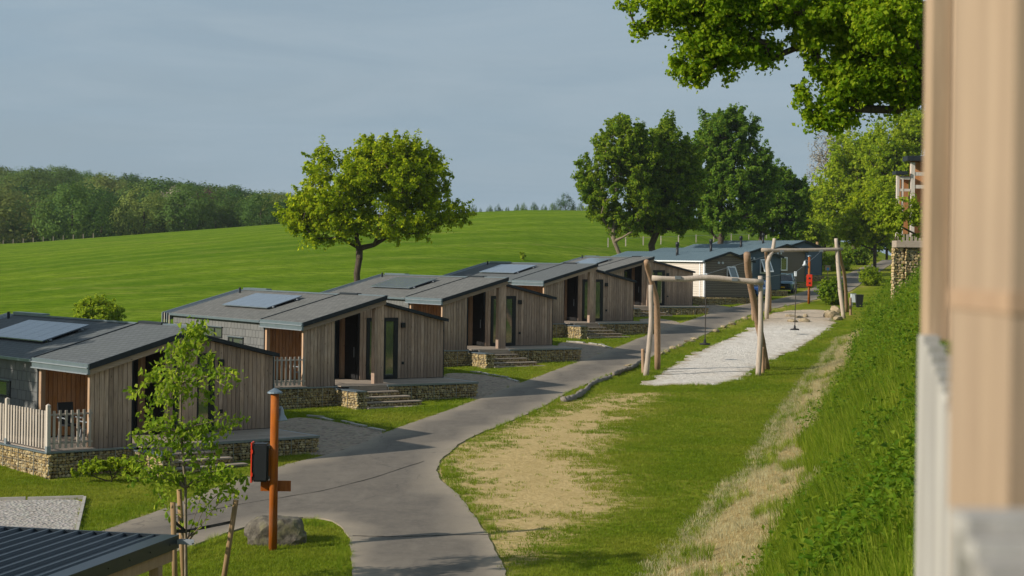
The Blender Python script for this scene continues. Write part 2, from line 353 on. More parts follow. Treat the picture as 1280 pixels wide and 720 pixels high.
leafmat('wood_green_leaf', [(.055, .12, .022), (.11, .18, .03), (.19, .24, .05)], .3, .05, False, True)
leafmat('wood_olive_leaf', [(.065, .11, .02), (.11, .155, .028), (.16, .19, .045)], .3, .05, False, True)
leafmat('wood_dark_leaf', [(.03, .078, .016), (.06, .12, .022), (.09, .155, .028)], .3, .05, False, True)
leafmat('pale_leaf', [(0.221, 0.196, 0.14), (0.323, 0.28, 0.21), (0.412, 0.364, 0.28)], 0.3)
leafmat('purple_leaf', [(0.073, 0.035, 0.042), (0.118, 0.049, 0.056), (0.162, 0.084, 0.07)], 0.3)
leafmat('grass_blade', [(.05, .12, .006), (.14, .22, .010), (.33, .37, .045)], .45, 1.3, True)
leafmat('lawn_blade', [(.085, .145, .007), (.135, .205, .010), (.24, .26, .03)], .4, .3, True)
leafmat('herb_leaf', [(.035, .10, .005), (.09, .17, .008), (.20, .27, .02)], .4, 1.1, True)
leafmat('straw_blade', [(0.302, 0.23, 0.092), (0.45, 0.356, 0.172), (0.45, 0.45, 0.276)], 0.3, .3)
t = NT('bark'); n = t.noise(t.coord('Object', (6, 6, 1.2)), 3, 5, .7); t.base(t.ramp(n, [(.3, (.032, .024, .016)), (.7, (.11, .085, .06))]), .95); t.bump(n, .7, .03)
t = NT('pale_bark'); n = t.noise(t.coord('Object', (6, 6, 1.5)), 3, 5, .7); t.base(t.ramp(n, [(.3, (.09, .07, .045)), (.7, (.26, .21, .15))]), .95); t.bump(n, .7, .03)
M = MATS

# ------------------------------------------------------------------ object helpers
def tag(o, label=None, cat=None, group=None, kind=None):
    for k, v in (('label', label), ('category', cat), ('group', group), ('kind', kind)):
        if v: o[k] = v
    return o
def empty(name, loc=(0, 0, 0), rz=0., label=None, cat=None, group=None):
    o = bpy.data.objects.new(name, None); o.empty_display_size = .2; col.objects.link(o)
    o.location = loc; o.rotation_euler = (0, 0, rz); return tag(o, label, cat, group)
def link_mesh(name, me, mat, parent=None, loc=None):
    o = bpy.data.objects.new(name, me); col.objects.link(o)
    if mat is not None and len(me.materials) == 0: me.materials.append(M[mat] if isinstance(mat, str) else mat)
    if parent is not None: o.parent = parent
    if loc is not None: o.location = loc
    return o
class MB:
    def __init__(s): s.v = []; s.f = []
    def add(s, vs, fs):
        b = len(s.v); s.v += [tuple(v) for v in vs]; s.f += [tuple(i + b for i in f) for f in fs]; return s
    def box(s, x0, x1, y0, y1, z0, z1):
        return s.hexa([(x0, y0, z0), (x1, y0, z0), (x1, y1, z0), (x0, y1, z0), (x0, y0, z1), (x1, y0, z1), (x1, y1, z1), (x0, y1, z1)])
    def hexa(s, p): return s.add(p, [(3, 2, 1, 0), (4, 5, 6, 7), (0, 1, 5, 4), (1, 2, 6, 5), (2, 3, 7, 6), (3, 0, 4, 7)])
    def bar(s, a, b, w, h=None, up=(0, 0, 1)):          # rectangular bar from a to b
        h = h or w; a = Vector(a); b = Vector(b); d = (b - a).normalized(); up = Vector(up)
        if abs(d.dot(up)) > .98: up = Vector((0, 1, 0))
        r = d.cross(up).normalized() * w / 2; u = r.cross(d).normalized() * h / 2
        return s.hexa([a - r - u, b - r - u, b + r - u, a + r - u, a - r + u, b - r + u, b + r + u, a + r + u])
    def tube(s, pts, rad, n=8, cap=True, jit=0.):
        pts = [Vector(p) for p in pts]; rad = rad if isinstance(rad, (list, tuple)) else [rad] * len(pts); base = len(s.v)
        up = Vector((0, 0, 1)); d0 = (pts[1] - pts[0]).normalized()
        if abs(d0.dot(up)) > .9: up = Vector((1, 0, 0))
        r0 = d0.cross(up).normalized()
        for i, p in enumerate(pts):
            d = (pts[min(i + 1, len(pts) - 1)] - pts[max(i - 1, 0)]).normalized()
            r0 = (r0 - d * r0.dot(d)).normalized(); u0 = d.cross(r0)
            for k in range(n):
                a = 2 * math.pi * k / n; q = rad[i] * (1 + jit * (random.random() - .5))
                s.v.append(tuple(p + r0 * math.cos(a) * q + u0 * math.sin(a) * q))
        for i in range(len(pts) - 1):
            for k in range(n):
                a = base + i * n + k; b = base + i * n + (k + 1) % n; s.f.append((a, b, b + n, a + n))
        if cap:
            s.f.append(tuple(base + k for k in reversed(range(n)))); s.f.append(tuple(base + (len(pts) - 1) * n + k for k in range(n)))
        return s
    def mesh(s, name, smooth=False):
        me = bpy.data.meshes.new(name); me.from_pydata(s.v, [], s.f); me.update()
        if smooth: me.polygons.foreach_set('use_smooth', [True] * len(me.polygons))
        return me
    def build(s, name, mat, parent=None, smooth=False, loc=None):
        return link_mesh(name, s.mesh(name, smooth), mat, parent, loc)
def bevel(o, w=.01, seg=1):
    bm = bmesh.new(); bm.from_mesh(o.data); bmesh.ops.remove_doubles(bm, verts=bm.verts, dist=1e-5)
    bmesh.ops.bevel(bm, geom=list(bm.edges), offset=w, segments=seg, affect='EDGES', clamp_overlap=True)
    bm.to_mesh(o.data); bm.free(); return o
CH = {}
def copy_tree(o, parent=None):
    c = o.copy(); col.objects.link(c)
    if parent is not None: c.parent = parent
    for ch in o.children: copy_tree(ch, c)
    return c
def rnd(a, b): return random.uniform(a, b)

# rocks
def rock_bm(sx, sy, sz, seed, sub=3, amp=.22, boxy=False):
    bm = bmesh.new(); bmesh.ops.create_icosphere(bm, subdivisions=sub, radius=1)
    r = random.Random(seed); cs = [(Vector((r.gauss(0, 1), r.gauss(0, 1), r.gauss(0, 1))).normalized(), r.uniform(.62, .95)) for _ in range(11)]
    for v in bm.verts:
        p = v.co.normalized(); d = 1.
        for c, q in cs:
            k = p.dot(c)
            if k > .05: d = min(d, q / k)
        if boxy: d = min(.98, (abs(p.x) ** 7 + abs(p.y) ** 7 + abs(p.z) ** 7) ** (-1 / 7) * (.80 - .10 * p.x * (p.z > 0)))
        from mathutils import noise as N
        d *= 1 + amp * .35 * N.fractal(p * 2.2 + Vector((seed, 0, 0)), 1.0, 2.0, 4)
        v.co = Vector((p.x * d * sx, p.y * d * sy, p.z * d * sz))
    me = bpy.data.meshes.new('rock'); bm.to_mesh(me); bm.free(); return me

# ------------------------------------------------------------------ ground mesh
def axis(segs):
    out = [segs[0][0]]
    for a, b, st_ in segs:
        n = max(1, int(round((b - a) / st_))); out += list(np.linspace(a, b, n + 1)[1:])
    return np.array(out)
gx = axis([(-1500, -700, 200), (-700, -200, 25), (-200, -60, 6), (-60, -24, 2), (-24, 30, .5), (30, 60, 1.5), (60, 200, 10), (200, 700, 60), (700, 1500, 200)])
gy = axis([(-60, 0, 10), (0, 12, 2), (12, 110, .5), (110, 150, 1), (150, 240, 3), (240, 460, 7), (460, 900, 15), (900, 2400, 250)])
# polygons of the surfaces laid on the ground, from points seen in the photograph
def poly(pts): return [gnd(x, y) for x, y in pts]
road_right = [(660, 790), (645, 750), (632, 720), (622, 694), (608, 668), (590, 642), (570, 617), (551, 602), (545, 592), (550, 577), (575, 555), (600, 542), (640, 526.7), (679, 508.8), (718, 487), (759, 470), (796, 456), (820, 444), (847, 433.7), (890, 415), (920, 402), (942, 392), (964, 387), (995, 380), (1018, 375), (1040, 370), (1061, 365), (1071, 359), (1081, 351), (1097.5, 341), (1113, 331), (1128, 329)]
road_left = [(1128, 324.5), (1098, 328.5), (1080, 333.5), (1046, 348), (1030, 353.5), (1013, 362), (986, 371), (965, 376), (938, 379.5), (910, 385), (880, 395), (850, 405), (820, 415), (765, 437), (727, 452), (715, 455.6), (687, 466), (652, 479), (600, 499), (560, 514), (540, 521), (482, 541), (450, 556), (405, 571), (360, 581), (300, 600), (240, 622), (200, 640), (150, 657), (120, 668), (60, 690), (0, 712), (-60, 735), (-60, 900)]
island = [(441, 790), (441, 750), (441, 720), (440, 690), (436, 670), (424, 655), (404, 646), (375, 646), (330, 653), (290, 665), (250, 680), (205, 697), (150, 722), (100, 750), (60, 800), (100, 900), (441, 900)]
sand_px = [(790, 481), (816.6, 473.6), (827.5, 466.6), (842, 458), (860, 447), (880, 437), (915, 422), (945, 408), (955.7, 400), (963, 392), (986, 388.6), (1010, 387.6), (1033, 388.6), (1040, 392), (1038, 400), (1046, 404), (1034, 412), (1020, 424), (993, 439), (960, 453), (937, 466), (920, 476), (893, 482), (860, 481), (820, 483)]
worn_px = [(545, 590), (560, 565), (610, 545), (660, 520), (720, 502), (780, 490), (824, 492), (800, 510), (768, 545), (752, 570), (765, 600), (772, 640), (720, 650), (680, 680), (640, 700), (622, 690), (600, 655), (570, 615)]
def resample(pts, step, closed=True, jit=0., seed=0):
    out = []; n = len(pts); r = random.Random(seed)
    for i in range(n if closed else n - 1):
        a = Vector(pts[i]); b = Vector(pts[(i + 1) % n]); L = (b.xy - a.xy).length; k = max(1, int(L / step))
        for j in range(k):
            q = a.lerp(b, j / k); out.append([q.x, q.y])
    out = np.array(out)
    # smooth the corners a little
    for _ in range(4):
        out = .5 * out + .25 * np.roll(out, 1, 0) + .25 * np.roll(out, -1, 0)
    if jit:
        d = np.roll(out, -1, 0) - np.roll(out, 1, 0); d /= np.linalg.norm(d, axis=1)[:, None] + 1e-9
        s = np.cumsum(np.linalg.norm(out - np.roll(out, 1, 0), axis=1))
        w = (vnoise(s * 1.7, s * 0 + seed, 1) - .5) * jit + (vnoise(s * 5, s * 0 + seed, 2) - .5) * jit * .7
        out = out + np.stack([-d[:, 1], d[:, 0]], 1) * w[:, None]
    return out
def inside(P, poly_):
    x, y = P[:, 0], P[:, 1]; c = np.zeros(len(P), bool); n = len(poly_)
    for i in range(n):
        x0, y0 = poly_[i][0], poly_[i][1]; x1, y1 = poly_[(i + 1) % n][0], poly_[(i + 1) % n][1]
        if y0 == y1: continue
        k = ((y0 > y) != (y1 > y)) & (x < (x1 - x0) * (y - y0) / (y1 - y0) + x0); c ^= k
    return c
def edge_dist(P, loop):
    a = np.asarray(loop)[:, :2]; b = np.roll(a, -1, 0); best = np.full(len(P), 1e9)
    for i in range(len(a)):
        ab = b[i] - a[i]; L = ab @ ab + 1e-12; tt = np.clip(((P - a[i]) @ ab) / L, 0, 1)
        best = np.minimum(best, np.hypot(P[:, 0] - a[i][0] - tt * ab[0], P[:, 1] - a[i][1] - tt * ab[1]))
    return best
def sheet(name, loop, mat, off, hole=None, grid=1.0, jit=.12, step=.35, edge_w=.6, zfun=None, kind='structure'):
    lp = resample(loop, step, True, jit, len(name)); mn = lp.min(0); mxx = lp.max(0)
    X, Y = np.meshgrid(np.arange(mn[0], mxx[0], grid), np.arange(mn[1], mxx[1], grid)); P = np.stack([X.ravel(), Y.ravel()], 1)
    P = P[inside(P, lp)]; P = P[edge_dist(P, lp) > grid * .4]
    holes = [resample(hole, step, True, jit, 5)] if hole is not None else []
    for h in holes: P = P[~inside(P, h)]; P = P[edge_dist(P, h) > grid * .4]
    vs = [Vector(q) for q in lp]; es = [(i, (i + 1) % len(lp)) for i in range(len(lp))]
    for h in holes:
        b0 = len(vs); vs += [Vector(q) for q in h]; es += [(b0 + i, b0 + (i + 1) % len(h)) for i in range(len(h))]
    vs += [Vector(q) for q in P]
    ov, oe, of, *_ = delaunay_2d_cdt(vs, es, [], 0, 1e-6)
    V = np.array([(v.x, v.y) for v in ov]); cen = np.array([V[list(f)].mean(0) for f in of])
    ok = inside(cen, lp)
    for h in holes: ok &= ~inside(cen, h)
    faces = [tuple(f) for f, k in zip(of, ok) if k]
    Z = height(V[:, 0], V[:, 1]) + off
    if zfun is not None: Z = Z + zfun(V)
    # a thin edge all round
    cnt = {}
    for f in faces:
        for i in range(len(f)):
            a, b = f[i], f[(i + 1) % len(f)]; cnt[(a, b)] = 1
    border = [(a, b) for (a, b) in cnt if (b, a) not in cnt]
    verts = [(V[i, 0], V[i, 1], Z[i]) for i in range(len(V))]; low = {}
    for a, b in border:
        for q in (a, b):
            if q not in low: low[q] = len(verts); verts.append((V[q, 0], V[q, 1], Z[q] - off - .08))
        faces.append((b, a, low[a], low[b]))
    me = bpy.data.meshes.new(name); me.from_pydata(verts, [], faces); me.update()
    ed = np.zeros(len(verts)); dd = edge_dist(V, lp)
    for h in holes: dd = np.minimum(dd, edge_dist(V, h))
    ed[:len(V)] = 1 - _ss(dd / edge_w); ed[len(V):] = 1
    at_ = me.attributes.new('edge', 'FLOAT', 'POINT'); at_.data.foreach_set('value', ed)
    o = link_mesh(name, me, mat); o['kind'] = kind; return o, lp
W_road = poly(road_right + road_left); W_island = poly(island); W_sand = poly(sand_px); W_worn = poly(worn_px)

X, Y = np.meshgrid(gx, gy); Z = height(X.ravel(), Y.ravel()); nx, ny = len(gx), len(gy)
idx = np.arange(nx * ny).reshape(ny, nx)
fc = np.stack([idx[:-1, :-1], idx[:-1, 1:], idx[1:, 1:], idx[1:, :-1]], -1).reshape(-1, 4)
me = bpy.data.meshes.new('ground'); me.vertices.add(nx * ny); me.vertices.foreach_set('co', np.stack([X.ravel(), Y.ravel(), Z], 1).ravel())
me.loops.add(len(fc) * 4); me.loops.foreach_set('vertex_index', fc.ravel()); me.polygons.add(len(fc))
me.polygons.foreach_set('loop_start', np.arange(len(fc)) * 4); me.polygons.foreach_set('loop_total', np.full(len(fc), 4)); me.polygons.foreach_set('use_smooth', np.ones(len(fc), bool)); me.update(); me.validate()
GP = np.stack([X.ravel(), Y.ravel()], 1); gs, gt = st(GP[:, 0], GP[:, 1])
near = (np.abs(GP[:, 0]) < 70) & (GP[:, 1] > 10) & (GP[:, 1] < 240)
worn_a = np.zeros(len(GP)); wl_ = np.array([(p.x, p.y) for p in W_worn]); sgn = np.where(inside(GP[near], wl_), 1, -1); worn_a[near] = np.clip(.5 + sgn * edge_dist(GP[near], wl_) / 4.2, 0, 1)
rl = np.array([(p.x, p.y) for p in W_road]); ed_r = np.full(len(GP), 99.); ed_r[near] = edge_dist(GP[near], rl); worn_a = np.maximum(worn_a, np.clip(.62 - ed_r / 1.1, 0, 1))
bd = bank_d(GP[:, 0], GP[:, 1]); d0_ = bank_w(gs)
dry_a = _ss((bd + .3) / .9) * (1 - _ss((bd - d0_ - .1) / .8)) * (1 - _ss((gs - 96) / 12)); tall_a = _ss((bd - d0_ + .2) / .8) * (1 - _ss((gs - 118) / 15))
field_a = _ss((-37 - gt) / 2.0) * (GP[:, 1] > 5)
woodland = (GP[:, 0] / np.maximum(GP[:, 1], 1) < -.12) & (GP[:, 1] > 345); field_a = np.where(woodland, 0, field_a); tall_a = np.where(woodland, 1, tall_a)
for nm, arr in (('worn', worn_a), ('dry', dry_a), ('tall', tall_a), ('field', field_a)):
    q = me.attributes.new(nm, 'FLOAT', 'POINT'); q.data.foreach_set('value', arr.astype(np.float32))
ground = link_mesh('ground', me, 'ground'); tag(ground, kind='structure')

road, road_lp = sheet('road', W_road, 'asphalt', .035, hole=W_island, jit=.07)
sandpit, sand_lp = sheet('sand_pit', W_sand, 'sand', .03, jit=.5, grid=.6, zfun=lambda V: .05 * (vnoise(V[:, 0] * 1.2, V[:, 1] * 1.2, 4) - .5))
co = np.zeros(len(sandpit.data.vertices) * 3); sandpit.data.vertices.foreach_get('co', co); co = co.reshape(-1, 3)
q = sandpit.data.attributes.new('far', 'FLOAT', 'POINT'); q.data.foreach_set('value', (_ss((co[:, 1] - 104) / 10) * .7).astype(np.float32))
pads = [('gravel_drive', [(404, 571.5), (452, 555), (483, 541), (440, 532), (402, 525), (372, 521), (340, 530), (330, 560), (380, 568)], 'gravel'),
        ('gravel_drive', [(596, 500.5), (652, 479), (634, 474), (600, 468), (560, 466), (548, 476), (566, 492)], 'gravel'),
        ('gravel_drive', [(722, 453.5), (765, 437), (748, 431), (720, 428), (700, 428), (690, 438), (700, 450)], 'gravel'),
        ('gravel_drive', [(824, 413.5), (851, 404.5), (840, 401), (822, 398), (800, 399), (800, 410)], 'gravel'),
        ('gravel_drive', [(884, 394), (912, 384), (895, 381), (875, 380), (868, 388)], 'gravel')]
for nm, pp, mt in pads: sheet(nm, poly(pp), mt, .02, jit=.12, grid=1.2)
def strip(name, pts, w, mat, off):
    P_ = [gnd(*p) for p in pts]; m = MB(); L_ = []
    for i, p in enumerate(P_):
        d = (P_[min(i + 1, len(P_) - 1)] - P_[max(i - 1, 0)]); d.z = 0; d.normalize(); n = Vector((-d.y, d.x, 0)) * w * rnd(.5, 1.3) / 2
        for s_ in (-1, 1): q = p + n * s_; L_.append((q.x, q.y, H(q.x, q.y) + off))
    m.add(L_, [(2 * i, 2 * i + 2, 2 * i + 3, 2 * i + 1) for i in range(len(P_) - 1)]); o = m.build(name, mat); o['kind'] = 'structure'; return o
def dense(pts, k=8, j=.8): return [(a[0] + (b[0] - a[0]) * i / k + rnd(-j, j), a[1] + (b[1] - a[1]) * i / k + rnd(-j, j) * .4) for a, b in zip(pts[:-1], pts[1:]) for i in range(k)] + [pts[-1]]
strip('road_joint', dense([(441, 672), (500, 673), (560, 671), (610, 670)]), .05, 'gabion_core', .041)
strip('road_seam', dense([(205, 652), (300, 632), (400, 616), (470, 598), (530, 578)], 8, .5), .035, 'gabion_core', .041)
MATS['joint_dirt'] = MATS['gabion_core']
pad_px = [(-60, 628), (106, 624), (96, 668), (92, 690), (-60, 690)]
sheet('chipping_bed', poly(pad_px), 'chippings', .02, jit=.02, grid=.8)
kb2_l = ['thin line of pale kerb stones between the gravel and the lawn before the second chalet', 'thin line of pale kerb stones between the gravel and the lawn before the third chalet', 'thin line of pale kerb stones between the gravel and the lawn before the fourth chalet']
for pts_, lab_ in zip([[(378, 520.5), (402, 523), (440, 531), (481, 540.5)], [(586, 465.5), (602, 467), (634, 473.5), (650, 478.5)], [(703, 427.5), (721, 428), (749, 431), (763, 436)]], kb2_l):
    kp = poly(pts_); kk = empty('kerb_edging', kp[0]); tag(kk, lab_, 'kerb', 'kerb stones along the gravel drives'); og = Vector(kk.location)
    for a, b in zip(kp[:-1], kp[1:]):
        n = max(1, int((b - a).length / .8))
        for i in range(n): p0 = a.lerp(b, (i + rnd(.02, .25)) / n); p1 = a.lerp(b, (i + rnd(.8, .98)) / n); jo = Vector((rnd(-.06, .06), rnd(-.06, .06), 0)); MB().bar(p0 - og + jo, p1 - og + jo + Vector((rnd(-.05, .05), 0, rnd(-.03, .02))), rnd(.10, .2), .14).build('kerb_stone', 'kerb_stone', kk)
kb = empty('kerb_edging', gnd(106, 624)); tag(kb, 'thin pale kerb stones edging the grey chipping bed left of the young tree', 'kerb')
kp = poly([(-40, 627.5), (106, 624), (96, 668), (90, 700)]); org = Vector(kb.location)
for a, b in zip(kp[:-1], kp[1:]):
    L = (b - a).length; n = max(1, int(L / 1.0))
    for i in range(n):
        p0 = a.lerp(b, i / n + .01); p1 = a.lerp(b, (i + 1) / n - .01); MB().bar(p0 - org + Vector((0, 0, .02)), p1 - org + Vector((0, 0, .02 + rnd(-.01, .01))), .07, .14).build('kerb_stone', 'kerb_stone', kb)

# ------------------------------------------------------------------ chalets
UA = 3.41; UB = 7.27; V1 = 1.97; PB = 3.24; VL = 12.1; ZE = 2.20; ZR = 3.16; ZRE = 2.26; W1 = 1.30
def zl(u): return ZE + (ZR - ZE) * u / UA                  # underside of the left roof slope
def zrr(u): return ZR + (ZRE - ZR) * (u - UA) / (UB - UA)
def plank(x0, x1, y0, y1, z0, za, zb):                      # board with a slanting top, za at x0 and zb at x1
    return MB().hexa([(x0, y0, z0), (x1, y0, z0), (x1, y1, z0), (x0, y1, z0), (x0, y0, za), (x1, y0, zb), (x1, y1, zb), (x0, y1, za)])
def boards(parent, x0, x1, y0, y1, z0, ztop, mat='weathered_cladding', w=.15, gap=.016, hole=None, jit=.006):
    n = max(1, round((x1 - x0) / w)); w = (x1 - x0) / n
    for i in range(n):
        a = x0 + i * w + gap / 2; b = a + w - gap; dy = rnd(0, jit); dz = 0
        o = plank(a, b, y0 - dy, y1, z0, ztop(a), ztop(b)).build('plank', mat, parent)
def boards_y(parent, x0, x1, y0, y1, z0, z1, mat, w=.145, gap=.008):   # boards side by side along y
    n = max(1, round((y1 - y0) / w)); w = (y1 - y0) / n
    for i in range(n):
        a = y0 + i * w + gap / 2; MB().box(x0 - rnd(0, .006), x1, a, a + w - gap, z0, z1).build('plank', mat, parent)

def make_chalet(dark):
    c = empty('timber_chalet')
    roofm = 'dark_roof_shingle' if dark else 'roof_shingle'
    # inner shells (walls behind the boards)
    MB().box(.03, UA - .02, PB + .03, VL, -.9, ZE - .04).build('wall', 'dark_trim', c)
    b = MB(); b.add([(.03, VL, ZE - .04), (UA, VL, ZR - .05), (UA, VL, ZE - .04), (.03, VL - .02, ZE - .04), (UA, VL - .02, ZR - .05), (UA, VL - .02, ZE - .04)], [(0, 1, 2), (5, 4, 3), (0, 3, 4, 1)])
    b.build('gable', 'dark_trim', c)
    MB().box(UA + .03, UB - .02, V1 + .03, VL, -.9, ZRE - .06).build('wall', 'dark_trim', c)
    # infill between wall head and roof on the right half
    b = MB(); b.hexa([(UA + .03, V1 + .03, ZRE - .06), (UB - .03, V1 + .03, ZRE - .06), (UB - .03, VL, ZRE - .06), (UA + .03, VL, ZRE - .06), (UA + .03, V1 + .03, ZR - .04), (UB - .03, V1 + .03, ZRE - .055), (UB - .03, VL, ZRE - .055), (UA + .03, VL, ZR - .04)]); b.build('gable', 'dark_trim', c)
    b = MB(); b.hexa([(.03, PB + .03, ZE - .04), (UA, PB + .03, ZE - .04), (UA, VL, ZE - .04), (.03, VL, ZE - .04), (.03, PB + .03, ZE - .035), (UA, PB + .03, ZR - .04), (UA, VL, ZR - .04), (.03, VL, ZE - .035)]); b.build('gable', 'dark_trim', c)
    # front left wall (end of the porch) : boards outside, warm boards inside
    boards(c, 0, W1, 0, .03, -.14, lambda u: zl(u) - .02)
    MB().hexa([(.03, .031, -.1), (W1 - .01, .031, -.1), (W1 - .01, .09, -.1), (.03, .09, -.1), (.03, .031, zl(.03) - .03), (W1 - .01, .031, zl(W1) - .03), (W1 - .01, .09, zl(W1) - .03), (.03, .09, zl(.03) - .03)]).build('wall_core', 'dark_trim', c)
    boards(c, .03, W1, .091, .11, -.02, lambda u: zl(u) - .04, 'warm_cladding')
    MB().box(-.012, .028, .0, .115, -.1, ZE - .03).build('corner_board', 'pale_timber', c)
    MB().box(W1 + .002, W1 + .03, .0, .115, -.02, zl(W1) - .05).build('corner_board', 'dark_trim', c)
    # porch back wall
    boards(c, .16, 2.05, PB, PB + .03, 0, lambda u: zl(u) - .05, 'warm_cladding')
    MB().box(2.06, 3.0, PB - .01, PB + .03, 0, 2.35).build('terrace_door_frame', 'black_plastic', c)
    dr = MB().box(2.14, 2.92, PB - .02, PB - .012, .1, 2.27).build('terrace_door_pane', 'dark_glass', c)
    boards(c, 3.01, 3.30, PB, PB + .03, 0, lambda u: zl(u) - .05, 'dark_trim')
    MB().box(.0, .14, PB - .16, PB - .02, 0, ZE - .03).build('porch_post', 'pale_timber', c)
    MB().box(3.22, 3.37, PB - .20, PB - .03, 0, zl(3.25) - .04).build('corner_post', 'pale_timber', c)
    # side wall of the entrance: black door
    MB().box(UA - .02, UA + .03, V1 + .03, PB + .03, 0, ZR - .2).build('entrance_wall', 'dark_panel', c)
    d = MB().box(UA - .05, UA - .022, V1 + .16, PB - .22, .04, 2.14).build('door', 'dark_panel', c)
    MB().box(UA - .075, UA - .052, V1 + .26, V1 + .30, .85, 1.25).build('handle', 'grey_metal', d)
    # entrance post
    q = MB().box(2.98, UA - .03, -.02, .20, -.02, zl(2.98) - .03).build('roof_post', 'weathered_cladding', c)
    for i in range(3):
        MB().box(2.98 + i * .135, 2.98 + i * .135 + .127, -.045, -.021, -.02, zl(2.98) - .03).build('plank', 'weathered_cladding', c)
    # right front wall: glass door, boards
    boards(c, UA + .04, 3.74, V1, V1 + .03, 0, lambda u: zrr(u) - .02)
    boards(c, 5.16, UB - .01, V1, V1 + .03, 0, lambda u: zrr(u) - .02)
    boards(c, 3.74, 5.16, V1, V1 + .03, 2.40, lambda u: max(zrr(u) - .02, 2.41))
    fr = empty('tall_window'); fr.parent = c
    for a in [(3.75, 3.89, 0.02, 2.37), (4.38, 4.60, .02, 2.37), (4.96, 5.15, .02, 2.37)]: MB().box(a[0], a[1], V1 - .03, V1 + .04, a[2], a[3]).build('frame', 'black_plastic', fr)
    for a in [(3.89, 4.38), (4.60, 4.96)]:
        MB().box(a[0], a[1], V1 - .028, V1 + .04, .02, .14).build('frame', 'black_plastic', fr); MB().box(a[0], a[1], V1 - .028, V1 + .04, 2.25, 2.37).build('frame', 'black_plastic', fr)
        MB().box(a[0], a[1], V1 + .0, V1 + .02, .14, 2.25).build('pane', 'window_glass', fr)
    MB().box(UB - .008, UB + .02, V1 - .01, VL, -.5, ZRE - .03).build('corner_trim', 'dark_trim', c)
    l = MB().box(5.27, 5.45, V1 - .10, V1 - .007, 2.0, 2.2).build('wall_lamp', 'black_plastic', c); bevel(l, .012)
    s = MB().box(5.33, 5.43, V1 - .05, V1 - .007, .55, .66).build('wall_socket', 'black_plastic', c); bevel(s, .008)
    # side wall: slate tiles, windows
    wins = [(7.1, 10.1, 1.43, 1.86), (5.1, 6.5, 1.03, 1.52)]
    th = .30; tme = []
    for k in range(4):
        w = .30; b = MB(); b.hexa([(-.022, .008, 0), (-.022, w - .008, 0), (.0, w - .008, 0), (.0, .008, 0), (-.012, .008, th), (-.012, w - .008, th), (.002, w - .008, th), (.002, .008, th)]); tme.append(b.mesh('slate_tile'))
    for r_ in range(9):
        z0 = -.40 + r_ * .285; ztop = min(z0 + .272, ZE - .04)
        if z0 > ZE - .1: continue
        y = PB + .05 - (.15 if r_ % 2 else 0)
        while y < VL - .05:
            ya = max(y, PB + .05); yb = min(y + .30, VL)
            hit = any(ya < w_[1] + .02 and yb > w_[0] - .02 and z0 < w_[3] and z0 + .285 > w_[2] for w_ in wins)
            if yb - ya > .06 and not hit:
                o = link_mesh('slate_tile', tme[random.randrange(4)], 'slate_tile', c, (.0 - rnd(0, .004), ya, z0)); o.scale = (1, (yb - ya) / .30, (ztop - z0) / .30)
            elif yb - ya > .06:      # fill round the windows with cut tiles
                for w_ in wins:
                    if ya < w_[1] + .02 and yb > w_[0] - .02 and z0 < w_[3] and z0 + .285 > w_[2]:
                        for (p0, p1, q0, q1) in [(ya, yb, z0, w_[2]), (ya, yb, w_[3], ztop), (ya, min(yb, w_[0]), max(z0, w_[2]), min(ztop, w_[3])), (max(ya, w_[1]), yb, max(z0, w_[2]), min(ztop, w_[3]))]:
                            if p1 - p0 > .03 and q1 - q0 > .03: MB().box(-.018, 0, p0 + .003, p1 - .003, q0, q1).build('slate_tile', 'slate_tile', c)
            y += .30
    for (a, b_, z0, z1) in wins:
        w_ = empty('window'); w_.parent = c; m = MB()
        m.box(-.05, .01, a, b_, z0, z0 + .05).box(-.05, .01, a, b_, z1 - .05, z1).box(-.05, .01, a, a + .05, z0 + .051, z1 - .051).box(-.05, .01, b_ - .05, b_, z0 + .051, z1 - .051)
        sp = a + .75 if b_ - a > 2 else (a + b_) / 2 + .3
        m.box(-.048, .01, sp - .03, sp + .03, z0 + .051, z1 - .051); m.build('frame', 'black_plastic', w_)
        MB().box(-.02, .005, a + .051, sp - .031, z0 + .051, z1 - .051).build('pane', 'window_glass', w_); MB().box(-.02, .005, sp + .031, b_ - .051, z0 + .051, z1 - .051).build('pane', 'window_glass', w_)
        MB().box(-.09, .0, a - .03, b_ + .03, z1 + .002, z1 + .03).build('head_flashing', 'flashing_metal', w_)
    MB().box(-.03, .03, PB - .01, PB + .045, -.3, ZE - .04).build('corner_trim', 'dark_trim', c)
    # roof: left slope in two lengths, right slope
    th = .10
    def slab(x0, x1, y0, y1, zf, up, name, mat, t0=.0):
        return MB().hexa([(x0, y0, zf(x0) + t0), (x1, y0, zf(x1) + t0), (x1, y1, zf(x1) + t0), (x0, y1, zf(x0) + t0), (x0, y0, zf(x0) + up), (x1, y0, zf(x1) + up), (x1, y1, zf(x1) + up), (x0, y1, zf(x0) + up)]).build(name, mat, c)
    zL = lambda u: ZE + (ZR - ZE) * u / UA
    rf = slab(-.10, UA, -.16, PB + .10, zL, .155, 'roof', roofm, .03)
    slab(-.12, UA, PB + .14, VL + .05, zL, .125, 'roof', roofm, .0)
    slab(-.13, UA, PB + .09, PB + .15, zL, .185, 'roof_step_flashing', 'dark_trim', .0)
    slab(UA, UB + .12, V1 - .14, VL + .05, zrr, .10, 'roof', roofm, .0)
    # fascias, verges, gutters
    slab(-.12, UA + .012, -.20, -.16, zL, .165, 'verge_trim', 'dark_trim', -.0)
    slab(-.07, UA, -.135, -.02, zL, -.002, 'verge_board', 'beam_timber', -.17)
    slab(-.0, UA, .035, .10, zL, -.004, 'porch_lintel', 'dark_trim', -.05)
    slab(UA, UB + .13, V1 - .17, V1 - .14, zrr, .11, 'verge_trim', 'dark_trim', -.01)
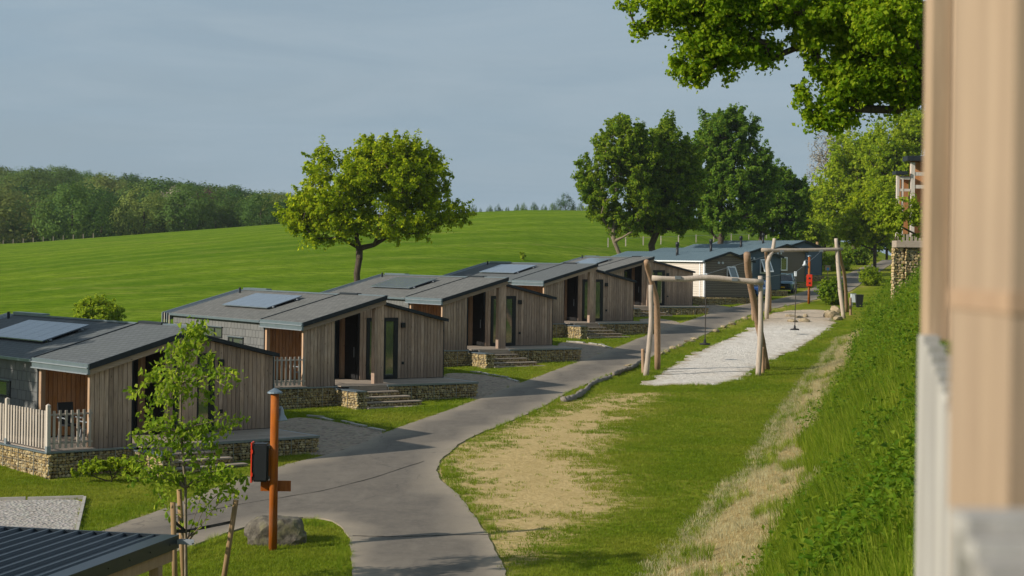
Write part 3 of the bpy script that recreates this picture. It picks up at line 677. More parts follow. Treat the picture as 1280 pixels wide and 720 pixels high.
    MB().box(-.17, -.10, -.19, PB + .12, ZE - .17, ZE + .125).build('porch_fascia', 'flashing_metal', c)
    MB().box(-.205, -.172, -.19, PB + .12, ZE - .0, ZE + .03).box(-.205, -.172, -.19, PB + .12, ZE - .17, ZE - .14).build('fascia_bead', 'grey_metal', c)
    b = MB(); b.box(-.20, -.12, PB + .15, VL + .05, ZE - .01, ZE + .075); b.build('gutter', 'flashing_metal', c)
    slab(UA - .16, UA + .09, PB + .15, VL + .06, lambda u: zL(UA) + (-.0 if u < UA else -.03), .155, 'ridge_cap', 'flashing_metal', .10)
    slab(UA - .13, UA + .07, PB - 1.3, PB + .13, lambda u: zL(UA), .20, 'ridge_cap', 'dark_trim', .13)
    slab(UA - .09, UA + .06, -.15, PB - 1.31, lambda u: zL(UA), .168, 'ridge_cap', 'flashing_metal', .12)
    slab(UA - .17, UA + .10, VL - 2.2, VL + .07, lambda u: zL(UA), .20, 'ridge_cap', 'flashing_metal', .15)
    MB().tube([(UA - .5, VL - .3, zL(UA - .5) + .1), (UA - .5, VL - .3, zL(UA) + .22)], .05, 8).build('vent_pipe', 'dark_trim', c)
    # slatted rear verge
    for k in range(4):
        y = VL + .10 + k * .26
        slab(-.14, UA, y, y + .06, zL, .13, 'rear_slat', 'grey_metal' if k % 2 else 'flashing_metal', -.18); MB().box(-.16, -.10, y, y + .06, -.6, ZE + .08).build('rear_screen', 'grey_metal' if k % 2 else 'picket_timber', c)
    # solar panels on the left slope, tilted a little off the roof
    ar = empty('solar_array', (0, 0, 0)); ar.parent = c
    for k in range(5):
        y0 = 5.15 + k * .86; x0, x1 = 1.0, 2.55
        z0 = zL(x0) + .20; z1 = zL(x1) + .235
        p = MB().hexa([(x0, y0, z0), (x1, y0, z1), (x1, y0 + .84, z1), (x0, y0 + .84, z0), (x0, y0, z0 + .035), (x1, y0, z1 + .035), (x1, y0 + .84, z1 + .035), (x0, y0 + .84, z0 + .035)]).build('solar_panel', 'solar_cell', ar)
    for x in (1.25, 2.3):
        MB().bar((x, 5.05, zL(x) + .19), (x, 9.55, zL(x) + .19), .05).build('mounting_rail', 'grey_metal', ar)
        for y in (5.3, 7.3, 9.3): MB().box(x - .03, x + .03, y, y + .06, zL(x) + .1, zL(x) + .17).build('mounting_foot', 'grey_metal', ar)
    return c
CHAL = [((-11.73, 49.12), -5.41, .703), ((-7.65, 64.91), -4.78, .589), ((-3.16, 80.91), -4.20, .547), ((1.81, 97.88), -3.53, .519), ((6.30, 117.49), -3.05, .335)]
ch_lab = ['nearest weathered timber chalet, behind the young staked tree', 'second timber chalet from the camera, with its side of grey slate tiles in full view',
          'third timber chalet, its roof just below the round field tree', 'fourth timber chalet, whose gravel drive lies just left of the zip line frame', 'farthest timber chalet, next to the brown and cream mobile home']
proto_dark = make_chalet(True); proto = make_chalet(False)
def place(o, k, extra=(0, 0, 0)):
    (x, y), z, yaw = CHAL[k]; o.location = (x, y, CZ + z); o.rotation_euler = (0, 0, yaw); return o
cps = [copy_tree(proto) for _ in range(2)] + [copy_tree(proto_dark)]
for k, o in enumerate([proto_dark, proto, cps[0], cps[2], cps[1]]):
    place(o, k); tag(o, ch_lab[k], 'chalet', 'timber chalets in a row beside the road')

# terraces: deck boards, gabion walls of stones in wire, steps
def gab_stones(b, p0, p1, z0, z1, nrm, sc=1.):
    p0 = Vector(p0); p1 = Vector(p1); L = (p1 - p0).length; d = (p1 - p0).normalized(); n = Vector(nrm)
    ico = [(0, 0, 1), (.89, 0, .45), (.28, .85, .45), (-.72, .53, .45), (-.72, -.53, .45), (.28, -.85, .45), (.72, .53, -.45), (-.28, .85, -.45), (-.89, 0, -.45), (-.28, -.85, -.45), (.72, -.53, -.45), (0, 0, -1)]
    icf = [(0, 1, 2), (0, 2, 3), (0, 3, 4), (0, 4, 5), (0, 5, 1), (1, 6, 2), (2, 7, 3), (3, 8, 4), (4, 9, 5), (5, 10, 1), (6, 7, 2), (7, 8, 3), (8, 9, 4), (9, 10, 5), (10, 6, 1), (6, 11, 7), (7, 11, 8), (8, 11, 9), (9, 11, 10), (10, 11, 6)]
    z = z0
    while z < z1 - .02:
        hh = rnd(.065, .11) * sc; s = 0
        while s < L:
            w = rnd(.08, .17) * sc; zz = min(z + hh / 2, z1 - hh / 2)
            c = p0 + d * (s + w / 2) + Vector((0, 0, zz + rnd(-.012, .012))) + n * rnd(-.03, .02)
            ang = rnd(-.4, .4)
            vs = []
            for (x, y, q) in ico:
                x *= rnd(.8, 1.1); q *= rnd(.8, 1.1); xx = x * math.cos(ang) - q * math.sin(ang) * .4; qq = q + x * math.sin(ang) * .4
                vs.append(c + d * xx * w * .58 + n * y * .05 + Vector((0, 0, qq * hh * .6)))
            b.add(vs, icf); s += w * .95
        z += hh * .93
def wires(b, p0, p1, z0, z1, nrm, step=.25):
    p0 = Vector(p0); p1 = Vector(p1); n = Vector(nrm) * .055; L = (p1 - p0).length; k = int(L / step)
    for i in range(k + 1):
        q = p0.lerp(p1, min(1, i * step / L)) + n; b.bar(q + Vector((0, 0, z0)), q + Vector((0, 0, z1)), .008 if i % 4 else .022)
    z = z0
    while z <= z1 + .01: b.bar(p0 + n + Vector((0, 0, z)), p1 + n + Vector((0, 0, z)), .008); z += .2
def make_terrace():
    c = empty('gabion_terrace')
    runs = [((-1.35, 8.5, 0), (-1.35, -.25, 0), (-1, 0, 0)), ((-1.35, -.25, 0), (1.25, -.25, 0), (0, -1, 0)), ((1.25, -.25, 0), (1.25, -1.85, 0), (-1, 0, 0)), ((1.25, -1.85, 0), (1.62, -1.85, 0), (0, -1, 0)),
            ((3.25, -.62, 0), (7.18, -.62, 0), (0, -1, 0)), ((7.18, -.62, 0), (7.18, 1.9, 0), (1, 0, 0)), ((1.62, -.5, 0), (3.3, -.5, 0), (0, -1, 0))]
    S = MB(); Wm = MB(); K = MB()
    for i, (a, b, n) in enumerate(runs):
        zt = -.10 if i != 2 and i != 3 else -.17
        if i == 6: zt = -.3
        gab_stones(S, a, b, -1.25, zt, n); wires(Wm, a, b, -1.2, zt + .02, n)
    o = S.build('gabion_stone', 'gabion_stone', c); o['kind'] = 'stuff'
    Wm.build('wire_cage', 'steel_wire', c)
    MB().box(-1.31, 1.29, -.20, 8.5, -1.3, -.13).box(1.291, 1.58, -1.81, -.2, -1.3, -.19).box(1.3, 7.14, -.57, 1.95, -1.3, -.14).box(1.3, 3.3, -.46, 0, -1.2, -.14).build('gabion_core', 'gabion_core', c)
    K.box(-1.43, 1.30, -.33, -.20, -.085, -.045).box(-1.43, -1.30, -.199, 8.5, -.085, -.045).box(1.18, 1.64, -1.93, -.34, -.155, -.12).box(3.2, 7.26, -.70, -.60, -.085, -.02).box(7.16, 7.26, -.598, 1.95, -.085, -.02).build('capping', 'flashing_metal', c)
    # deck boards
    n = 19
    for i in range(n):
        y0 = -.585 + i * .134; MB().box(1.32 if y0 < 0 else .1, 7.155, y0, y0 + .127, -.06, -.02 + rnd(0, .004)).build('deck_board', 'deck_timber', c)
    for i in range(9): MB().box(-1.29 + 0, .095 if i < 30 else 3.3, -.195 + i * .5, -.195 + i * .5 + .49, -.07, -.025 + rnd(0, .003)).build('deck_board', 'deck_timber', c)
    for i in range(6): MB().box(.1, 3.35, 1.97 + i * .2, 1.97 + i * .2 + .19, -.06, -.021 + rnd(0, .003)).build('deck_board', 'deck_timber', c)
    MB().box(1.6, 3.24, -.625, -.59, -.26, -.03).build('deck_fascia', 'deck_timber', c)
    for k in range(1, 5):
        z = -.07 - .165 * k; y1 = -.59 - .36 * (k - 1); y0 = y1 - .36; xr = 3.22 + .30 * k
        MB().box(1.62, xr, y0 - .03, y1, z - .045, z).build('step_tread', 'deck_timber', c)
        g = MB(); gab_stones(g, (1.62, y0 + .03, 0), (xr - .05, y0 + .03, 0), z - .26, z - .05, (0, -1, 0)); gab_stones(g, (xr - .05, y0 + .03, 0), (xr - .05, y1 + .0, 0), z - .26, z - .05, (1, 0, 0))
        q = g.build('riser_stone', 'gabion_stone', c); q['kind'] = 'stuff'
        MB().box(1.63, xr - .08, y0 + .07, y1 - .0, z - .5, z - .05).build('step_core', 'gabion_core', c)
    return c
terr = make_terrace(); terrs = [terr] + [copy_tree(terr) for _ in range(4)]
tl = ['nearest stone gabion terrace with deck and steps, behind the young tree', 'gabion terrace with wooden steps in front of the second chalet', 'gabion terrace with wooden steps in front of the third chalet', 'gabion terrace with wooden steps left of the nearer log frame', 'farthest gabion terrace, seen between the log posts of the zip line frame']
for k, o in enumerate(terrs): place(o, k); tag(o, tl[k], 'terrace', 'gabion terraces of the timber chalets')
# picket railings round the porch
def make_railing():
    c = empty('picket_railing')
    for (x, y) in [(-1.36, -.26), (-1.36, 2.35), (-1.36, 5.2), (-1.36, 8.2)]:
        p = MB().box(x - .055, x + .055, y - .055, y + .055, -.04, 1.24).build('post', 'pale_frame_timber', c); bevel(p, .008)
        MB().add([(x - .05, y - .05, 1.241), (x + .05, y - .05, 1.241), (x + .05, y + .05, 1.241), (x - .05, y + .05, 1.241), (x, y, 1.28)], [(0, 1, 4), (1, 2, 4), (2, 3, 4), (3, 0, 4)]).build('post_cap', 'pale_frame_timber', p)
        MB().box(x - .06, x + .06, y - .06, y + .06, -.045, .12).build('post_shoe', 'grey_metal', p)
    for z in (.16, .94):
        MB().box(-1.30, -.02, -.245, -.21, z, z + .05).build('rail', 'picket_timber', c)
        MB().box(-1.36 + .02, -1.36 + .05, -.20, 8.15, z, z + .05).build('rail', 'picket_timber', c)
    x = -1.22
    while x < -.02: MB().box(x, x + .07, -.275, -.247, .04, 1.08 + rnd(-.006, .006)).build('picket', 'picket_timber', c); x += .178
    y = -.12
    while y < 8.1:
        if all(abs(y - q) > .1 for q in (2.32, 5.17)): MB().box(-1.375, -1.345, y, y + .085, .04, 1.08 + rnd(-.006, .006)).build('picket', 'picket_timber', c)
        y += .178
    return c
rl0 = make_railing(); rls = [rl0] + [copy_tree(rl0) for _ in range(4)]
rlab = ['pale picket railing along the porch of the nearest chalet, cut by the left edge', 'picket railing on the porch of the second chalet, just above the orange post', 'picket railing on the porch of the third chalet', 'picket railing on the porch of the fourth chalet', 'picket railing on the porch of the farthest timber chalet']
for k, o in enumerate(rls): place(o, k); tag(o, rlab[k], 'railing', 'picket railings of the chalet porches')
# garden chairs in the porches of the two nearest chalets
def make_chair():
    c = empty('garden_chair')
    MB().box(-.24, .24, -.24, .24, .42, .46).build('seat', 'black_plastic', c)
    MB().hexa([(-.24, .22, .46), (.24, .22, .46), (.24, .26, .46), (-.24, .26, .46), (-.24, .32, 1.08), (.24, .32, 1.08), (.24, .36, 1.08), (-.24, .36, 1.08)]).build('backrest', 'black_plastic', c)
    for sx in (-1, 1):
        for sy in (-1, 1): MB().bar((sx * .22, sy * .2, .42), (sx * .25, sy * .26, 0), .035).build('leg', 'grey_metal', c)
        MB().box(sx * .26 - .025, sx * .26 + .025, -.24, .26, .64, .67).build('armrest', 'grey_metal', c)
    return c
chair = make_chair(); n_ch = 0
def put_chair(k, u, v, rz, lab):
    global n_ch
    o = chair if n_ch == 0 else copy_tree(chair); n_ch += 1
    (x, y), z, yaw = CHAL[k]; U = Vector((math.cos(yaw), math.sin(yaw))); V = Vector((-math.sin(yaw), math.cos(yaw)))
    o.location = (x + U.x * u + V.x * v, y + U.y * u + V.y * v, CZ + z - .02); o.rotation_euler = (0, 0, yaw + rz); tag(o, lab, 'chair', 'black garden chairs in the porches')
put_chair(0, .45, .75, math.pi, 'black garden chair in the nearest porch, close to its front wall')
put_chair(0, .45, 2.1, 0, 'black garden chair in the nearest porch, farther from the front wall')
put_chair(1, .5, 1.0, math.pi, 'black garden chair behind the pickets of the second chalet')

# ------------------------------------------------------------------ static caravans (mobile homes)
def clap(b, x0, x1, y, z0, ztop, step=.16, face='x'):
    """horizontal boards, each a little wedge; face x: wall in the plane y, running along x"""
    z = z0
    while z < 99:
        za = z; zb = z + step - .004
        lo, hi = x0, x1
        if face == 'x':
            pts = []
            # clip to the gable
            def span(zz):
                a, c_ = x0, x1
                m = (x0 + x1) / 2; e = ztop(x0); r = ztop(m)
                if zz <= e: return a, c_
                if zz >= r: return None
                f = (zz - e) / (r - e); return x0 + f * (m - x0), x1 - f * (x1 - m)
            s0 = span(za); s1 = span(zb) if span(zb) else None
            if s0 is None: break
            if s1 is None: s1 = ((x0 + x1) / 2 - .01, (x0 + x1) / 2 + .01); zb = ztop((x0 + x1) / 2)
            b.hexa([(s0[0], y - .03, za), (s0[1], y - .03, za), (s0[1], y, za), (s0[0], y, za), (s1[0], y - .008, zb), (s1[1], y - .008, zb), (s1[1], y, zb), (s1[0], y, zb)])
        z += step
def make_home(mat, side, win, name='static_caravan', Wd=4.4, Ln=13., wall=2.62, rise=.62, flue=(1.2, 5.)):
    c = empty(name); m = Wd / 2
    zt = lambda x: wall + rise * (1 - abs(x - m) / m)
    b = MB(); b.add([(0, 0, 0), (Wd, 0, 0), (Wd, 0, wall), (m, 0, wall + rise), (0, 0, wall), (0, Ln, 0), (Wd, Ln, 0), (Wd, Ln, wall), (m, Ln, wall + rise), (0, Ln, wall)],
              [(0, 1, 2, 3, 4), (9, 8, 7, 6, 5), (0, 4, 9, 5), (1, 6, 7, 2), (0, 5, 6, 1)]); b.build('wall_core', side, c)
    zz = 0.02
    def board(z):
        s = []
        for q in (z, z + .165):
            if q <= wall: s.append((0, Wd))
            else:
                f = min(1, (q - wall) / rise); s.append((f * m, Wd - f * m))
        return MB().hexa([(s[0][0], -.05, z), (s[0][1], -.05, z), (s[0][1], -.002, z), (s[0][0], -.002, z), (s[1][0], -.012, z + .165), (s[1][1], -.012, z + .165), (s[1][1], -.002, z + .165), (s[1][0], -.002, z + .165)])
    while zz < wall + rise - .16: board(zz).build('siding_board', mat, c); zz += .18
    zz = .02
    while zz < wall - .1:
        MB().hexa([(-.03, 0, zz), (-.002, 0, zz), (-.002, Ln, zz), (-.03, Ln, zz), (-.012, 0, zz + .165), (-.002, 0, zz + .165), (-.002, Ln, zz + .165), (-.012, Ln, zz + .165)]).build('siding_board', side, c); zz += .18
    for x in (-.04, Wd - .02): MB().box(x, x + .06, -.05, -.032, 0, wall - .02).build('corner_trim', 'white_frame' if side == 'cream_siding' else 'dark_trim', c)
    MB().box(-.06, -.032, .001, .12, 0, wall - .02).box(-.06, -.032, .5, .58, 0, wall - .02).build('downpipe', 'white_frame' if side == 'cream_siding' else 'dark_trim', c)
    # roof sheets with ribs
    for sgn in (-1, 1):
        e = m + .22; zr = wall + rise + .10; zed = wall + rise - rise * (e / m) + .10
        xa = m + sgn * e
        p = [(xa, -.2, zed - .06), (m, -.2, zr - .06), (m, Ln + .2, zr - .06), (xa, Ln + .2, zed - .06), (xa, -.2, zed), (m, -.2, zr), (m, Ln + .2, zr), (xa, Ln + .2, zed)]
        if sgn > 0: p = [p[1], p[0], p[3], p[2], p[5], p[4], p[7], p[6]]
        MB().hexa(p).build('roof', 'home_roof', c)
        rb = MB(); y = .0
        while y < Ln + .1: rb.bar((xa, y, zed + .015), (m, y, zr + .015), .05, .035); y += .3
        q = rb.build('roof_rib', 'home_roof', c); q['kind'] = 'stuff'
        MB().bar((xa, -.22, zed - .05), (m, -.22, zr - .05), .05, .16).build('verge_trim', 'dark_trim', c)
    MB().box(-.30, -.22, -.1, Ln + .1, wall - .05, wall + .03).build('gutter', 'white_frame' if side == 'cream_siding' else 'dark_trim', c)
    MB().tube([(flue[0], flue[1], wall), (flue[0], flue[1], wall + rise + .55)], .11, 10).tube([(flue[0], flue[1], wall + rise + .50), (flue[0], flue[1], wall + rise + .78), (flue[0], flue[1], wall + rise + .85)], [.15, .15, .05], 10).build('flue', 'black_plastic', c, True)
    for (x0, x1, z0, z1, tilt) in win:
        w = empty('window'); w.parent = c; f = MB(); y = -.035
        f.box(x0, x1, y - .05, y, z0, z0 + .10).box(x0, x1, y - .05, y, z1 - .10, z1).box(x0, x0 + .10, y - .05, y, z0 + .101, z1 - .101).box(x1 - .10, x1, y - .05, y, z0 + .101, z1 - .101); f.build('frame', 'white_frame', w)
        MB().box(x0 + .07, x1 - .07, y - .01, y + .01, z0 + .07, z1 - .07).build('pane', 'dark_glass' if tilt else 'window_glass', w)
        if tilt:     # top hung casement standing open
            s = empty('casement'); s.parent = w; s.location = ((x0 + x1) / 2, y - .055, z1); s.rotation_euler = (R(-28), 0, 0)
            ww = (x1 - x0) / 2; hh = z1 - z0
            MB().box(-ww, ww, -.04, 0, -.10, 0).box(-ww, ww, -.04, 0, -hh, -hh + .10).box(-ww, -ww + .10, -.04, 0, -hh + .101, -.101).box(ww - .10, ww, -.04, 0, -hh + .101, -.101).build('frame', 'white_frame', s)
            MB().box(-ww + .07, ww - .07, -.03, -.01, -hh + .07, -.07).build('pane', 'window_glass', s)
    for x in (1.25, 1.62): MB().tube([(x, -.09, wall - .10), (x, -.031, wall - .10)], .09, 10).build('vent_cover', 'pale_box', c)
    return c
HY = .55; hu = Vector((math.cos(HY), math.sin(HY), 0)); hv = Vector((-math.sin(HY), math.cos(HY), 0))
homes = [((14.25, 130.0), 'brown_siding', 'cream_siding', [(2.02, 2.78, 1.25, 2.25, True)], 'brown mobile home with a cream side wall, beside the farthest timber chalet', 370.3),
         ((18.0, 140.4), 'blue_siding', 'blue_siding', [(2.25, 3.2, 1.3, 2.45, True)], 'blue-grey mobile home with a white window propped open', 362.5),
         ((22.2, 153.7), 'brown_siding', 'brown_siding', [(1.55, 2.35, 1.0, 2.2, False)], 'brown mobile home with one closed white window, behind the parked green-grey car', 354.0),
         ((26.3, 168.5), 'blue_siding', 'blue_siding', [], 'farthest blue-grey mobile home, only its edge showing left of the tall orange post', 349.0)]
for k, ((x, y), m1, m2, wn_, lab, pyb) in enumerate(homes):
    o = make_home(m1, m2, wn_); gz = H(x + 1, y); o.location = (x, y, gz + .60); o.rotation_euler = (0, 0, HY); tag(o, lab, 'mobile home', 'mobile homes beyond the timber chalets')
    b = empty('gabion_wall', (x, y, gz), HY); tag(b, ['low gabion wall under the brown and cream mobile home', 'low gabion wall under the blue-grey mobile home with the propped window', 'low gabion wall under the brown mobile home with the closed window', 'low gabion wall under the farthest blue-grey mobile home'][k], 'gabion wall', 'gabion walls under the mobile homes')
    S = MB(); gab_stones(S, (-.3, -.35, 0), (4.9, -.35, 0), -.3, .55, (0, -1, 0)); gab_stones(S, (-.35, 3.0, 0), (-.35, -.35, 0), -.3, .55, (-1, 0, 0)); q = S.build('gabion_stone', 'gabion_stone', b); q['kind'] = 'stuff'
    MB().box(-.31, 4.88, -.31, 12.5, -.6, .54).build('gabion_core', 'gabion_core', b)
    Wm = MB(); wires(Wm, (-.35, -.35, 0), (4.9, -.35, 0), -.3, .56, (0, -1, 0), .5); Wm.build('wire_cage', 'steel_wire', b)

# ------------------------------------------------------------------ cars
def loft(sections):          # list of (y, [(x,z)...]) closed rings
    b = MB(); n = len(sections[0][1])
    for y, ring in sections: b.v += [(x, y, z) for x, z in ring]
    for i in range(len(sections) - 1):
        for k in range(n): b.f.append((i * n + k, i * n + (k + 1) % n, (i + 1) * n + (k + 1) % n, (i + 1) * n + k))
    b.f.append(tuple(range(n))); b.f.append(tuple(reversed(range((len(sections) - 1) * n, len(sections) * n)))); return b
def make_car(paintm, suv=True):
    c = empty('parked_car'); h = 1.62 if suv else 1.45
    def ring(w, z0, z1, tuck=.0): return [(-w * .94, z0), (w * .94, z0), (w, z0 + .25), (w * .99, (z0 + z1) / 2 + .1), (w * (.93 - tuck), z1), (-w * (.93 - tuck), z1), (-w * .99, (z0 + z1) / 2 + .1), (-w, z0 + .25)]
    body = loft([(-2.12, ring(.70, .38, .78)), (-2.05, ring(.82, .30, .90)), (-1.8, ring(.89, .26, .97)), (-1.0, ring(.91, .25, 1.03)), (-.4, ring(.91, .25, 1.05)), (1.6, ring(.91, .25, 1.08)), (2.0, ring(.88, .28, 1.05)), (2.12, ring(.78, .36, .95))])
    o = body.build('body', paintm, c, True); bevel(o, .02, 2)
    def cr(w, z0, z1, k): return [(-w, z0), (w, z0), (w * k, z1), (-w * k, z1)]
    cab = loft([(-1.05, cr(.82, 1.02, 1.04, .98)), (-.35, cr(.83, 1.02, h - .06, .80)), (.2, cr(.83, 1.02, h, .80)), (1.4, cr(.83, 1.04, h - .03, .80)), (2.0, cr(.80, 1.04, 1.10, .96))])
    o = cab.build('cabin_glass', 'dark_glass', c)
    rf = loft([(-.38, [(-.66, h - .075), (.66, h - .075), (.64, h - .05), (-.64, h - .05)]), (.2, [(-.67, h - .01), (.67, h - .01), (.62, h + .03), (-.62, h + .03)]), (1.42, [(-.67, h - .04), (.67, h - .04), (.62, h), (-.62, h)])]); rf.build('roof', paintm, c, True)
    p = MB()
    for s in (-1, 1):
        p.bar((s * .80, -1.05, 1.05), (s * .665, -.36, h - .06), .06).bar((s * .82, .45, 1.05), (s * .66, .42, h), .06).bar((s * .80, 1.95, 1.1), (s * .665, 1.4, h - .03), .09)
    p.build('pillar', paintm, c)
    MB().box(-.52, .52, -2.145, -2.10, .52, .68).build('grille', 'black_plastic', c); MB().box(-.74, .74, -2.13, -2.06, .32, .47).build('lower_bumper', 'black_plastic', c)
    MB().box(-.26, .26, -2.165, -2.146, .44, .55).build('number_plate', 'yellow_plate', c)
    for s in (-1, 1):
        MB().hexa([(s * .55, -2.13, .68), (s * .80, -2.03, .70), (s * .80, -1.99, .70), (s * .55, -2.09, .68), (s * .55, -2.11, .80), (s * .82, -1.99, .84), (s * .82, -1.95, .84), (s * .55, -2.07, .80)]).build('headlight', 'headlight_glass', c)
        m_ = MB().box(s * .93 if s > 0 else -1.09, 1.09 if s > 0 else -.93, -.86, -.74, 1.02, 1.14).build('wing_mirror', paintm, c); bevel(m_, .03)
    for sx in (-1, 1):
        for y in (-1.35, 1.32):
            w = MB().tube([(sx * .70, y, .34), (sx * .74, y, .34), (sx * .90, y, .34), (sx * .93, y, .34)], [.30, .34, .34, .30], 20).build('wheel', 'rubber', c, True)
            MB().tube([(sx * .925, y, .34), (sx * .94, y, .34)], [.21, .19], 12).build('rim', 'grey_metal', w)
            MB().tube([(sx * .86, y, .36), (sx * .915, y, .36)], .40, 20).build('wheel_arch', 'black_plastic', c)
    return c
def put_on(o, px, py, Y, rz, lab, cat, group=None):
    a, _ = ray(px, py); x = a * Y; o.location = (x, Y, H(x, Y) + .0); o.rotation_euler = (0, 0, rz); return tag(o, lab, cat, group)
put_on(make_car('teal_paint'), 980.0, 368, 147.5, R(-14), 'grey-green parked car with a yellow number plate, in front of the brown home', 'car', 'cars parked between the mobile homes')
put_on(make_car('blue_paint', False), 941.5, 371, 137.5, R(-20), 'bright blue car, mostly hidden behind the log posts of the zip line', 'car', 'cars parked between the mobile homes')

# ------------------------------------------------------------------ zip line frames of rough logs
def P3(px, py, Y): return at(px, py, Y)
def log(pts, r0, r1, name, mat, parent, org, n=10, ext=.0):
    P = [Vector(p) for p in pts]; out = []; rad = []
    N_ = 10 if mat != 'grey_log' else 30; seg = []
    for i in range(N_ + 1):
        tt = i / N_ * (len(P) - 1); k = min(int(tt), len(P) - 2); f = tt - k
        p_1 = P[max(k - 1, 0)]; p0 = P[k]; p1 = P[k + 1]; p2 = P[min(k + 2, len(P) - 1)]
        q = .5 * ((2 * p0) + (p1 - p_1) * f + (2 * p_1 - 5 * p0 + 4 * p1 - p2) * f * f + (3 * p0 - p_1 - 3 * p1 + p2) * f ** 3)
        out.append(q - org); rad.append((r0 + (r1 - r0) * i / N_) * (rnd(.93, 1.07) if mat != 'grey_log' else rnd(.6, 1.35)))
    o = MB().tube(out, rad, n, True, .10 if mat != 'grey_log' else .7).build(name, mat, parent, True); return o
def frame(lab, posts, beam, stumps, clamps):
    b0 = posts[0][0][-1]; g = gnd(*b0); c = empty('swing_frame', g); tag(c, lab, 'log frame', 'log end frames holding the cable')
    for pts, mt, r0, r1, ytop in posts:
        base = gnd(*pts[-1]); Yb = base.y; n = len(pts); W_ = []
        for i, p in enumerate(pts): W_.append(at(p[0], p[1], Yb + (ytop - Yb) * (1 - i / (n - 1))))
        W_[-1] = W_[-1] - Vector((0, 0, .15)); log(W_, r0, r1, 'log_post', mt, c, g)
    bp, y0, y1, r0, r1 = beam; n = len(bp)
    W_ = [at(p[0], p[1], y0 + (y1 - y0) * i / (n - 1)) for i, p in enumerate(bp)]; bo = log(W_, r0, r1, 'cross_beam', 'log_timber', c, g)
    for (p, t_, r) in stumps:
        q = gnd(*p); top = at(t_[0], t_[1], q.y); log([top, q - Vector((0, 0, .1))], r * .9, r, 'stump', 'brown_log_timber', c, g, 9)
    for p in clamps:
        f = (p[0] - bp[0][0]) / (bp[-1][0] - bp[0][0]); q = at(p[0], p[1], y0 + (y1 - y0) * f) - g; MB().box(q.x - .13, q.x + .13, q.y - .16, q.y + .12, q.z - .07, q.z + .07).build('cable_clamp', 'steel_wire', c)
    return c, [at(p[0], p[1], y0 + (y1 - y0) * (p[0] - bp[0][0]) / (bp[-1][0] - bp[0][0])) for p in clamps]
Y1 = 77.0
f1, cl1 = frame('nearer log frame, its beam crossing in front of the brown mobile home',
    [([(813.5, 356), (814, 400), (812, 425), (807, 470)], 'log_timber', .105, .125, Y1), ([(808, 327), (811, 340), (820, 372), (821.5, 400), (822, 463)], 'brown_log_timber', .12, .135, Y1),
     ([(950.5, 345), (951, 390), (950, 430), (947.5, 470)], 'log_timber', .105, .135, Y1 + .5), ([(934, 317), (936, 345), (943, 380), (950, 415), (960, 462)], 'brown_log_timber', .15, .15, Y1)],
    ([(815, 347.5), (850, 349), (885, 347), (920, 350), (954, 353)], Y1 - .15, Y1 + .2, .115, .13), [((804.5, 467), (803.5, 436), .09), ((953.5, 467), (953.3, 434), .09)], [(847, 347), (918, 349.5)])
Y2 = 114.5
f2, cl2 = frame('second log frame of the zip line, at the far end of the sand',
    [([(968, 298), (966, 312), (959.5, 328), (960.5, 350), (958, 399)], 'log_timber', .115, .16, Y2), ([(957.3, 313), (959, 330), (962, 360), (962, 391)], 'brown_log_timber', .10, .12, Y2 + .5),
     ([(1045, 298), (1047, 322), (1050, 360), (1055, 398)], 'log_timber', .12, .15, Y2 + 1), ([(1048.5, 308), (1051, 325), (1056, 346), (1059, 390)], 'brown_log_timber', .10, .13, Y2 + 1)],
    ([(952, 312.5), (978, 312.8), (1005, 312.5), (1030, 312), (1053, 311.5)], Y2 - .2, Y2 + 1, .125, .115), [((1063.2, 394), (1063, 372), .09), ((941.5, 401), (940.5, 378), .10)], [(977, 314), (1026, 313.5)])
def zipline(a, b, fr, hang, seat_px, lab):
    c = empty('zip_line_cable', a); tag(c, lab, 'zip line', 'zip line cables with disc seats')
    pts = []; sag = 0
    tr = a.lerp(b, fr); tr.z += 0; want = hang
    for i in range(25):
        f = i / 24; p = a.lerp(b, f); k = (f / fr if f < fr else (1 - f) / (1 - fr)); p.z -= want * k ** .8; pts.append(p - a)
    MB().tube(pts, .010, 5).build('cable', 'steel_wire', c)
    t0 = tr - Vector((0, 0, want)); tq = t0 - a
    MB().box(tq.x - .05, tq.x + .05, tq.y - .16, tq.y + .16, tq.z - .22, tq.z + .05).build('trolley', 'pale_box', c)
    s = at(seat_px[0], seat_px[1], t0.y); sq = Vector((tq.x, tq.y, s.z - a.z))
    MB().tube([tq - Vector((0, 0, .2)), tq.lerp(sq, .5) + Vector((.02, 0, 0)), sq], .026, 6).build('rope', 'rope', c)
    MB().tube([sq + Vector((0, 0, .25)), sq + Vector((0, 0, .08)), sq + Vector((0, 0, .05)), sq - Vector((0, 0, .02))], [.05, .07, .26, .25], 14).build('disc_seat', 'rubber', c, True)
    return c
zipline(cl1[0], cl2[0], .20, .18, (880, 430.5), 'zip line cable whose disc seat hangs over the grass edge near the first frame')
zipline(cl1[1], cl2[1], .62, .75, (983, 412), 'zip line cable whose disc seat hangs over the middle of the sand')

